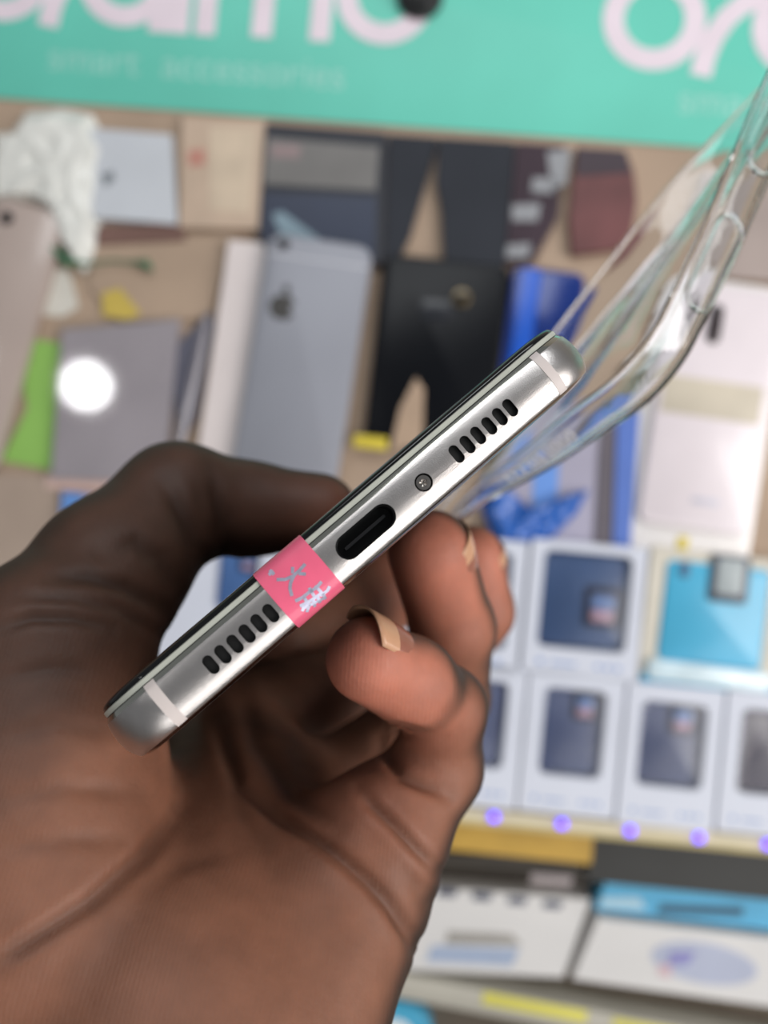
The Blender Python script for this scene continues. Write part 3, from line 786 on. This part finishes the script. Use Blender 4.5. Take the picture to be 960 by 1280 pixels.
ys.poly('sticker', [(128, 366), (150, 360), (176, 392), (160, 400), (128, 394)], 0.4, mat('faded_yellow', (196, 172, 82), 0.6))
lc = Item('lime_card', 'lime green card notched on one side at the left', 'card', 42, 505, 0.3)
lc.poly('card', [(40, 424), (84, 430), (66, 588), (2, 576), (34, 510), (30, 484)], 1.5, mat('lime_card', (140, 186, 92), 0.5, 0, 0.05, 20))
pc = Item('pouch', 'clear glossy pouch holding a grey item, lamp glare on it', 'pouch', 155, 500, 0.5, -2)
gp = mat('grey_packed_item', (168, 160, 166), 0.35, 0, 0.08, 20)
pc.poly('packed_item', [(78, 412), (224, 399), (204, 602), (64, 598)], 5, gp)
pc.poly('seal_strip', [(58, 592), (150, 600), (202, 605), (198, 617), (56, 610)], 2.5, mat('pink_seal', (214, 184, 174), 0.4))
pc.poly('film', [(70, 404), (230, 393), (208, 607), (56, 604)], 0.5, film_mat('glossy_pouch_film', 0.03, 0.05), z=6)
dk = Item('cable_packet', 'dark navy packet edge between the clear pouch and the grey phone', 'packet', 232, 470, 0.3)
dk.poly('packet', [(214, 440), (262, 388), (268, 404), (246, 520), (222, 560)], 3, mat('navy_packet', (92, 92, 106), 0.4))
dk.add('glint_roll', tube([dk.loc(x, y, 4) + (4,) for x, y in ((258, 396), (248, 450), (236, 500), (226, 545), (216, 590))], [2.5, 3.4, 3.6, 3.4, 2.5], 14), mat('added_glint_grey', (128, 124, 132), 0.07, 0, 0.04, coat=1.0))  # shiny roll added to catch the lamp as an upright glint
kl = Item('kraft_sheet', 'plain brown kraft sheet at the lower left above the wrist', 'paper sheet', 30, 670, 0.3)
kl.poly('sheet', [(-30, 588), (72, 596), (80, 760), (-30, 760)], 1.6, mat('kraft_paper_b', (166, 148, 134), 0.75, 0, 0.08, 20))
bs = Item('blue_carton', 'slim box with blue and lilac panels behind the thumb', 'box', 110, 655, 0.3)
bs.poly('carton', [(78, 614), (160, 622), (152, 706), (72, 700)], 6, mat('lilac_card', (158, 156, 186), 0.5))
bs.poly('blue_panel', [(78, 615), (104, 618), (97, 702), (72, 698)], 0.3, mat('blue_card', (96, 142, 206), 0.5), z=6)

# grey phone; white slab added under it stands for its left-side reflection
wb = Item('reflection_slab', 'pale slab added under the silver grey phone as its left-side reflection', 'box', 340, 452, 0.3, -8)
wb.poly('carton', [(286, 300), (330, 304), (336, 600), (243, 596)], 9, mat('rosy_reflection', (218, 208, 206), 0.35, 0, 0.03, coat=0.3))
gpn = Item('phone', 'silver grey phone with a dark fruit logo, lying back up', 'phone', 379, 455, 9.6, -4)
gpn.box('body', 132, 306, 7.5, 20, mat('silver_grey_phone', (142, 144, 153), 0.45, 0.1, 0.03, 20), b=2.2)
gpn.box('antenna_line', 128, 2.4, 0.2, 1, mat('antenna_grey', (190, 190, 198), 0.4), y=126, z=7.4, b=0.05)
gpn.box('camera_lens', 14, 14, 1.2, 7, MATS['lens_dark'], x=-44, y=140, z=7.4, b=0.4)
lx_, ly_ = gpn.loc(353, 384, 7.5)
ap = [(lx_ + 7.6*math.cos(t)*(1 - (0.38 if abs(t) < 0.32 else 0)) * (1 + 0.06*math.cos(2*t)), ly_ + 8.0*math.sin(t) - (1.3 if abs(t - math.pi/2) < 0.2 else 0) + (1.0 if abs(t + math.pi/2) < 0.2 else 0)) for t in [(-math.pi + 2*math.pi*i/48) for i in range(48)]]
leaf = [(lx_ + 0.8 + 2.0*math.cos(t) - 1.2*math.sin(t), ly_ + 10.6 + 2.4*math.sin(t) + 1.2*math.cos(t)) for t in [2*math.pi*i/16 for i in range(16)]]
gpn.add('logo', join_vf([loft([[(a, b_, 7.45) for a, b_ in ap], [(a, b_, 7.65) for a, b_ in ap]]), loft([[(a, b_, 7.45) for a, b_ in leaf], [(a, b_, 7.65) for a, b_ in leaf]])]), mat('logo_dark_mirror', (92, 90, 88), 0.25, 0.5), False)

# dark packets under the banner
chp = mat('charcoal_packet', (58, 60, 66), 0.6, 0, 0.1, 20, spec=0.25)
d1 = Item('packet', 'charcoal packet with a grey label strip behind the grey phone', 'packet', 400, 230, 0.3)
d1.poly('packet', [(332, 154), (484, 166), (478, 330), (322, 312)], 6, chp)
d1.poly('grey_label', [(334, 172), (474, 184), (470, 238), (330, 230)], 0.3, mat('grey_label', (112, 110, 108), 0.5, 0, 0.1, 30), z=6)
d1.poly('print', [(340, 180), (376, 182), (374, 198), (338, 196)], 0.3, mat('dull_pink_print', (140, 122, 122), 0.5), z=6.3)
d1.poly('navy_panel', [(330, 240), (470, 246), (468, 322), (326, 306)], 0.3, mat('navy_panel', (44, 52, 72), 0.4), z=6)
d1.poly('light_print', [(340, 268), (352, 264), (402, 300), (374, 304), (350, 292)], 0.3, mat('blue_grey_print', (124, 146, 158), 0.5), z=6.3)
d2 = Item('packet', 'black packet left of the tan gap above the black phone', 'packet', 500, 240, 0.3)
d2.poly('packet', [(486, 168), (548, 172), (536, 214), (514, 290), (494, 332), (480, 334)], 6, mat('black_packet', (44, 47, 54), 0.6, 0, 0.1, 20, spec=0.25))
d3 = Item('packet', 'black packet right of the tan gap above the black phone', 'packet', 600, 250, 0.3)
d3.poly('packet', [(549, 172), (644, 178), (630, 336), (556, 332), (552, 260), (545, 225)], 6, MATS['black_packet'])
d4 = Item('packet', 'dark maroon packet with grey print above the blue phone', 'packet', 662, 250, 0.3)
d4.poly('packet', [(646, 178), (706, 182), (698, 270), (668, 326), (632, 330)], 5, mat('dark_maroon_packet', (62, 50, 58), 0.6, 0, 0.15, 30, spec=0.25))
for kk, pp in enumerate(([(684, 190), (714, 186), (708, 230), (690, 236)], [(666, 222), (696, 222), (690, 242), (664, 240)], [(640, 256), (676, 254), (672, 276), (640, 276)], [(634, 306), (664, 304), (660, 322), (632, 322)])):
    d4.poly('grey_print', pp, 0.3, mat('grey_print', (140, 142, 146), 0.5), z=5)
d5 = Item('pouch', 'rounded maroon pouch next to the clear case', 'pouch', 750, 250, 0.3)
d5.poly('pouch', [(722, 184), (782, 188), (792, 214), (796, 250), (790, 290), (774, 310), (716, 318), (712, 270)], 6, mat('maroon_pouch', (104, 62, 62), 0.5, 0, 0.25, 30))
d5.poly('dark_band', [(722, 185), (782, 188), (790, 216), (720, 220)], 0.4, mat('dark_band', (58, 46, 54), 0.5), z=6)
# black phone
bkp = Item('phone', 'black phone with a round camera and yellow tag, lying back up', 'phone', 546, 446, 0.5, -1.5)
bkp.box('body', 158, 236, 8, 18, mat('gloss_black_phone', (10, 12, 17), 0.3, 0, 0.03, spec=0.2), b=2.4)
cx, cy = bkp.loc(577, 373, 8); cx /= bkp.k; cy /= bkp.k
bkp.box('camera_ring', 22, 22, 1.4, 11, mat('brass_lens_ring', (120, 104, 74), 0.3, 0.8), x=cx, y=cy, z=7.8, b=0.5)
bkp.box('camera_glass', 16, 16, 0.5, 8, MATS['lens_dark'], x=cx, y=cy, z=9.2, b=0.2)
cx, cy = bkp.loc(545, 388, 8); cx /= bkp.k; cy /= bkp.k
bkp.box('sensor_plate', 40, 26, 0.5, 10, mat('sensor_plate', (34, 36, 42), 0.3), x=cx, y=cy, z=7.9, b=0.2)
cx, cy = bkp.loc(463, 553, 8); cx /= bkp.k; cy /= bkp.k
bkp.box('yellow_tag', 42, 15, 0.4, 1, mat('yellow_tag', (206, 186, 56), 0.5), x=cx, y=cy, z=8, b=0.1)
sc_ = Item('kraft_scrap', 'pointed tan paper scrap lying on the black phone', 'paper scrap', 508, 522, 8.8)
sc_.poly('scrap', [(520, 472), (530, 486), (528, 556), (488, 562), (500, 510)], 0.6, mat('tan_scrap', (170, 146, 124), 0.7))
# blue phone and blue bags
blp = Item('phone', 'glossy deep blue phone standing out behind the clear case', 'phone', 674, 420, 0.5, -3)
blp.box('body', 92, 160, 8, 14, mat('deep_blue_phone', (14, 44, 116), 0.2, 0.1, 0.1, 20, coat=0.2), b=3)
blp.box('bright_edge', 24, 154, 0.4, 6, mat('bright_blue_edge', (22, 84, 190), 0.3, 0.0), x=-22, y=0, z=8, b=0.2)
lb = Item('lilac_box', 'lilac grey box below the clear case', 'box', 716, 590, 0.3)
lb.poly('carton', [(640, 500), (752, 504), (745, 680), (630, 676)], 8, mat('lilac_grey_box', (164, 160, 178), 0.45, 0, 0.06, 20))
lb.poly('blue_stripe', [(668, 560), (700, 560), (694, 660), (664, 660)], 0.4, mat('sky_blue_stripe', (108, 152, 222), 0.4), z=8)
bb2 = Item('blue_bag', 'shiny blue plastic bag beside the middle fingertip', 'plastic bag', 665, 640, 8.8)
blob(bb2, 'bag', [(610, 590), (634, 610), (650, 650), (676, 640), (718, 616), (738, 612), (722, 642), (692, 672), (660, 682), (622, 680), (604, 640)], 9, mat('blue_polythene', (30, 92, 178), 0.3, 0, 0.15, 30, coat=0.2), 11, z=0.2)
dsx = Item('dark_packet', 'narrow dark packet standing between lilac and white boxes', 'packet', 762, 600, 0.3)
dsx.poly('packet', [(752, 510), (770, 512), (764, 684), (742, 684)], 9, mat('dark_grey_packet', (96, 90, 98), 0.5))
bst = Item('blue_packet', 'narrow blue packet left of the white phone box', 'packet', 780, 600, 0.3)
bst.poly('packet', [(772, 512), (800, 514), (788, 684), (766, 684)], 7, mat('mid_blue_packet', (86, 116, 190), 0.45))
# white phone on the right
wp = Item('phone', 'white phone in a clear tray with a yellow tag, right of the clear case', 'phone', 876, 524, 0.5, -3.6)
wp.box('tray', 160, 342, 6, 12, mat('white_tray', (230, 226, 224), 0.35, 0, 0.03, coat=0.2), b=1.5)
wp.box('phone_back', 136, 300, 5, 14, mat('rosy_white_phone', (226, 216, 220), 0.28, 0, 0.03, coat=0.3), x=3, y=12, z=5.5, b=2)
wp.box('beige_panel', 120, 46, 0.3, 3, mat('beige_panel', (200, 190, 172), 0.5), x=2, y=22, z=10.5, b=0.1)
cx, cy = wp.loc(894, 405, 11); cx /= wp.k; cy /= wp.k
wp.box('camera_module', 17, 48, 1.5, 8, mat('dark_camera', (58, 50, 52), 0.2), x=cx, y=cy, z=10.4, b=0.5)
cx, cy = wp.loc(882, 627, 11); cx /= wp.k; cy /= wp.k
wp.box('grey_logo', 34, 8, 0.3, 3, mat('grey_logo', (196, 194, 206), 0.4), x=cx, y=cy, z=10.5, b=0.1)
cx, cy = wp.loc(853, 684, 7); cx /= wp.k; cy /= wp.k
wp.box('yellow_tag', 13, 26, 0.6, 2, MATS['yellow_tag'], x=cx, y=cy, z=6.0, b=0.1)
tr_ = Item('taupe_packet', 'taupe packet at the right edge above the white phone', 'packet', 930, 280, 0.3)
tr_.poly('packet', [(880, 214), (990, 222), (980, 352), (872, 344)], 4, mat('taupe_packet', (160, 146, 140), 0.5, 0, 0.1, 20))

# ------------------------------------------------------------------ boxed cases
boxw = mat('white_carton', (206, 210, 222), 0.4, 0, 0.03, 20, coat=0.2)
film = film_mat('window_film', 0.15, 0.0)
def case_box(px, py, w, h, label, casecol, rot=-0.3, win=(0.74, 0.70, 0.05), cam_=(0.2, 0.2), camcol=(96, 122, 170), shade=(44, 46, 62), band=True, name='case_box', frame=None, hh=0.5):
    it = Item(name, label, 'box', px, py, hh, rot, 'boxed phone cases on the rack')
    k = it.k; W, H = w*k, h*k; iw, ih = W*win[0], H*win[1]; iy = H*win[2]
    it.add('carton', frame_ring(W, H, iw, ih, 0, iy, 14, 1.2, 4.5), frame or boxw, True)
    it.add('backing', rbox(W - 1, H - 1, 2, 1, 0.2), mat('blue_grey_backing', (120, 128, 152), 0.6))
    cm = mat('case_%d_%d_%d' % casecol, casecol, 0.35, 0, 0.12, 30)
    it.add('phone_case', rbox(iw - 1.6, ih - 1.6, 8, 4, 1.2, 0, iy, 2), cm)
    it.add('camera_cutout', rbox(iw*0.42, iw*0.46, 0.8, 2.5, 0.2, iw*cam_[0], iy + ih*cam_[1], 10), mat('cutout_%d' % shade[0], shade, 0.4))
    it.add('camera_insert', rbox(iw*0.27, iw*0.17, 0.4, 1.2, 0.1, iw*cam_[0], iy + ih*cam_[1] + iw*0.06, 10.8), mat('insert_%d' % camcol[0], camcol, 0.4))
    it.add('camera_insert', rbox(iw*0.25, iw*0.13, 0.4, 1.2, 0.1, iw*cam_[0], iy + ih*cam_[1] - iw*0.10, 10.8), mat('insert_pink', (170, 140, 158), 0.4))
    it.add('window_film', rbox(iw + 1, ih + 1, 0.3, 4, 0.1, 0, iy, 12.6), film)
    if band:
        it.add('printed_line', join_vf([rbox(W*0.05, W*0.05, 0.15, W*0.02, 0.05, -W*0.34, -H*0.40, 14), rbox(W*0.22, W*0.022, 0.15, 0.3, 0.05, -W*0.14, -H*0.405, 14)] + [rbox(W*0.05, W*0.035, 0.15, 0.3, 0.05, W*(0.16 + 0.085*i), -H*0.402, 14) for i in range(3)]), mat('blue_print', (118, 146, 196), 0.5), False)
    return it
case_box(724, 760, 140, 164, 'white box with a dark blue phone case, left of the turquoise case', (58, 80, 118), cam_=(0.22, -0.05), win=(0.76, 0.72, 0.07))
case_box(578, 752, 142, 164, 'white boxed blue phone case half hidden by the ring finger', (58, 84, 128), cam_=(0.22, 0.1), win=(0.76, 0.72, 0.05))
case_box(709, 922, 116, 172, 'white box with a slate phone case under the dark blue one', (74, 84, 116), cam_=(0.18, 0.3), win=(0.64, 0.62, 0.08))
case_box(829, 937, 116, 172, 'white box with a slate phone case under the turquoise one', (78, 86, 116), cam_=(0.16, 0.3), win=(0.68, 0.60, 0.08))
case_box(950, 947, 116, 172, 'white box with a dark mauve phone case at the right edge', (74, 70, 84), cam_=(0.24, 0.3), camcol=(200, 150, 150), win=(0.66, 0.60, 0.08))
case_box(590, 910, 116, 172, 'white boxed slate phone case half hidden by the little finger', (72, 82, 116), cam_=(0.0, 0.3), win=(0.64, 0.62, 0.08))
case_box(300, 752, 200, 172, 'white boxed phone case seen between the thumb and the phone', (70, 104, 156), cam_=(0.2, 0.2), win=(0.26, 0.5, 0.2), hh=0.5)
tq = Item('case_box', 'turquoise phone case in a cream-edged blister box below the white phone', 'box', 884, 774, 0.5, -1.5)
tqm = mat('turquoise_case', (76, 172, 208), 0.3, 0, 0.08, 20, coat=0.3); cream = mat('cream_carton', (204, 198, 184), 0.5)
k2 = tq.k
tq.add('carton', frame_ring(166*k2, 166*k2, 128*k2, 118*k2, 0, 9*k2, 9, 1, 3), cream)
tq.add('backing', rbox(164*k2, 164*k2, 2, 1, 0.2), mat('teal_backing', (120, 180, 200), 0.6))
tq.box('phone_case', 126, 124, 8, 8, tqm, y=8, z=2, b=1.5)
cx, cy = tq.loc(912, 724, 11); cx /= k2; cy /= k2
tq.box('camera_frame', 48, 58, 1.0, 6, mat('dark_camera_frame', (70, 78, 90), 0.4), x=cx, y=cy, z=10, b=0.3)
tq.box('camera_window', 32, 44, 0.4, 4, mat('pale_camera_window', (160, 168, 170), 0.4), x=cx, y=cy + 3, z=11, b=0.1)
cx, cy = tq.loc(856, 712, 11); cx /= k2; cy /= k2
tq.box('slot', 13, 20, 0.5, 4, mat('slot_blue', (52, 96, 130), 0.4), x=cx, y=cy, z=9.8, b=0.1)
tq.box('blister_reflection', 150, 26, 5, 8, mat('reflection_white', (206, 226, 234), 0.2, 0, 0.15, 60, coat=0.6), y=-66, z=8.5, b=1.8)  # whitish reflection on the blister, built as a pale bar
tq.box('bottom_strip', 160, 12, 2, 2, tqm, y=-78, z=9, b=0.4)

# ------------------------------------------------------------------ lower shelf goods
def low(name, label, cat, px, py, rot=0, group=None): return Item(name, label, cat, px, py, HL + 0.3, rot, group)
b1 = low('carton', 'black carton with white print under the yellow wooden apron', 'carton', 640, 1095)
b1.poly('carton', [(500, 1066), (744, 1072), (726, 1126), (500, 1108)], 10, mat('black_carton', (62, 56, 48), 0.5, 0, 0.2, 30))
b1.poly('white_print', [(664, 1092), (716, 1096), (714, 1112), (662, 1108)], 0.3, mat('white_print', (206, 196, 198), 0.5), z=10)
w1 = low('carton', 'white carton with grey print on the lower shelf, beside the hand', 'carton', 640, 1170, -4)
wm = mat('white_lower_carton', (214, 212, 210), 0.45, 0, 0.04, 20)
w1.poly('carton', [(520, 1108), (738, 1124), (704, 1222), (500, 1212)], 26, wm)
for i in range(4): w1.poly('checker_print', [(548 + 44*i, 1110 + 5*i), (572 + 44*i, 1112 + 5*i), (568 + 44*i, 1122 + 5*i), (546 + 44*i, 1120 + 5*i)], 0.3, mat('dark_print', (84, 88, 104), 0.5), z=26)
w1.poly('grey_print', [(560, 1164), (640, 1168), (652, 1182), (556, 1180)], 0.3, mat('warm_grey_print', (156, 152, 146), 0.5), z=26)
w1.poly('blue_print', [(540, 1182), (650, 1186), (640, 1208), (532, 1202)], 0.3, mat('pale_blue_print', (158, 172, 196), 0.5), z=26)
bl = low('carton', 'bright blue carton with a dark stripe at the right of the lower shelf', 'carton', 860, 1120, -4)
bl.poly('carton', [(764, 1084), (990, 1112), (990, 1166), (744, 1138)], 20, mat('bright_blue_carton', (88, 180, 222), 0.4, 0, 0.08, 20))
bl.poly('dark_stripe', [(826, 1130), (930, 1134), (928, 1146), (820, 1142)], 0.3, mat('dark_teal_stripe', (56, 92, 116), 0.5), z=20)
bl.poly('white_patch', [(752, 1122), (800, 1122), (808, 1138), (750, 1134)], 0.3, mat('sky_patch', (178, 212, 228), 0.5), z=20)
w2 = low('carton', 'white carton with an oval blue print in front of the bright blue one', 'carton', 850, 1200, -4)
w2.poly('carton', [(748, 1148), (990, 1176), (990, 1262), (716, 1224)], 26, wm)
cx, cy = w2.loc(880, 1204, 26)
w2.add('oval_print', disc_prism(cx, cy, 1, 26, 26.3, 36, 34, 13, 0.01), mat('blue_grey_oval', (176, 182, 202), 0.5))
w2.poly('violet_print', [(838, 1190), (870, 1190), (860, 1206), (834, 1206)], 0.3, mat('violet_print', (138, 136, 190), 0.5), z=26.3)
w2.poly('pink_print', [(822, 1206), (840, 1206), (838, 1222), (824, 1220)], 0.3, mat('pink_print', (206, 178, 184), 0.5), z=26.2)
eg = low('shelf_lip', 'grey lower shelf lip with a yellow label strip', 'shelf lip', 720, 1248, -4.5)
eg.add('lip', rbox(620, 16, 24, 1, 0.8, 0, 0), mat('grey_lip', (178, 174, 162), 0.5, 0, 0.08, 20))
lpx = [eg.loc(x, y, 24) for x, y in ((606, 1230), (738, 1244))]
eg.add('yellow_label', rbox(lpx[1][0]-lpx[0][0], 8, 0.3, 1, 0.1, (lpx[0][0]+lpx[1][0])/2, 3, 24), mat('yellow_label', (214, 206, 90), 0.5))
lpx = [eg.loc(x, y, 24) for x, y in ((770, 1250), (880, 1262))]
eg.add('yellow_label', rbox(lpx[1][0]-lpx[0][0], 6, 0.3, 1, 0.1, (lpx[0][0]+lpx[1][0])/2, 3, 24), MATS['yellow_label'])
rb = low('round_tub', 'round turquoise tub with a white middle below the wrist', 'tub', 492, 1284)
rb.add('tub', disc_prism(0, 0, 27, 0, 16, 36, b=2), mat('turquoise_tub', (64, 160, 196), 0.35))
rb.add('lid_label', disc_prism(0, 0, 16, 16, 16.4, 36, b=0.1), mat('tub_label', (222, 228, 230), 0.4))

# ------------------------------------------------------------------ room
def plane_box(name, x0, x1, y0, y1, z0, z1, m):
    v = [(x, y, z) for z in (z0, z1) for x, y in ((x0, y0), (x1, y0), (x1, y1), (x0, y1))]
    o = link_mesh(name, v, [(0, 1, 2, 3), (4, 5, 6, 7), (0, 1, 5, 4), (1, 2, 6, 5), (2, 3, 7, 6), (3, 0, 4, 7)], m, None, False)
    o['kind'] = 'structure'; return o
plane_box('floor', -3, 3, -3, 1.4, -0.05, 0.0, mat('grey_floor_tile', (150, 146, 140), 0.5, 0, 0.08, 3))
plane_box('wall_back', -3, 3, 1.3, 1.4, 0.0, 2.8, mat('cream_wall', (208, 200, 188), 0.7, 0, 0.04, 3))
# plinth under the rack
v = [(x, y, z) for z in (0.0, 0.5) for x, y in ((-0.43, -0.02), (0.43, -0.02), (0.43, 0.5), (-0.43, 0.5))]
v = [tuple(M0.inverted() @ Vector(p)) for p in v]
link_mesh('plinth', v, [(0, 1, 2, 3), (4, 5, 6, 7), (0, 1, 5, 4), (1, 2, 6, 5), (2, 3, 7, 6), (3, 0, 4, 7)], darkm, rack, False)['label'] = 'dark cabinet base'

# ================================================================== LIGHT
w = bpy.data.worlds.new('world'); SC.world = w; w.use_nodes = True
bg_ = w.node_tree.nodes['Background']; bg_.inputs['Color'].default_value = (0.93, 0.96, 1.0, 1); bg_.inputs['Strength'].default_value = 0.2
def area(name, lens_dir, dist, size, power, col=(1, 1, 1), target=None):
    l = bpy.data.lights.new(name, 'AREA'); l.shape = 'RECTANGLE'; l.size, l.size_y = size; l.energy = power; l.color = col
    o = bpy.data.objects.new(name, l); COL.objects.link(o)
    t = target or P(430, 760, 110); p = t + Vector(lens_dir).normalized() * dist * 1000
    o.location = Wd(p); o.rotation_euler = (Wd(t) - Wd(p)).to_track_quat('-Z', 'Y').to_euler()
    return o
area('shopfront_daylight', (0.86, -0.10, 0.5), 1.4, (1.0, 0.9), 19, (1.0, 0.96, 0.93))
area('low_fill', (0.35, -0.60, 0.70), 1.4, (1.3, 0.7), 6.5, (1.0, 0.98, 0.96))  # added fill from an unseen source, brightens the phone's metal edge
area('rack_lamp', (0.05, 0.55, 0.8), 1.1, (0.9, 0.35), 5, (0.95, 0.98, 1.0), P(480, 300, 480))
# round ceiling lamp whose reflection shows in the glossy pouch
S = Wd(P(108, 482, bdepth(108, 482, 7))); dv = (S - CAMPOS).normalized(); nrm = WN
rv = (dv - nrm * 2 * dv.dot(nrm)).normalized(); LPs = S + rv * 1.9
v = []; f = []
lamp = tag(empty('ceiling_lamp', Matrix.Translation(LPs)), 'round white ceiling lamp behind the viewer', 'lamp')
vv, fq = disc_prism(0, 0, 0.066, 0, 0.012, 40, b=0.003)
o = link_mesh('lamp_disc', vv, fq, mat('lamp_glow', (255, 255, 255), 0.5, 0, 0, emit=14), lamp, False)
lamp.rotation_euler = (-rv).to_track_quat('Z', 'Y').to_euler()
vv, fq = disc_prism(0, 0, 0.10, -0.03, -0.002, 40, b=0.004)
link_mesh('lamp_housing', vv, fq, mat('lamp_white', (230, 230, 230), 0.5), lamp, False)

SC.view_settings.view_transform = 'Standard'; SC.view_settings.look = 'None'; SC.view_settings.gamma = 1.0; SC.view_settings.use_curve_mapping = False
SC.view_settings.exposure = 0.0
SC.cycles.use_denoising = True
SC.cycles.caustics_refractive = False; SC.cycles.caustics_reflective = False
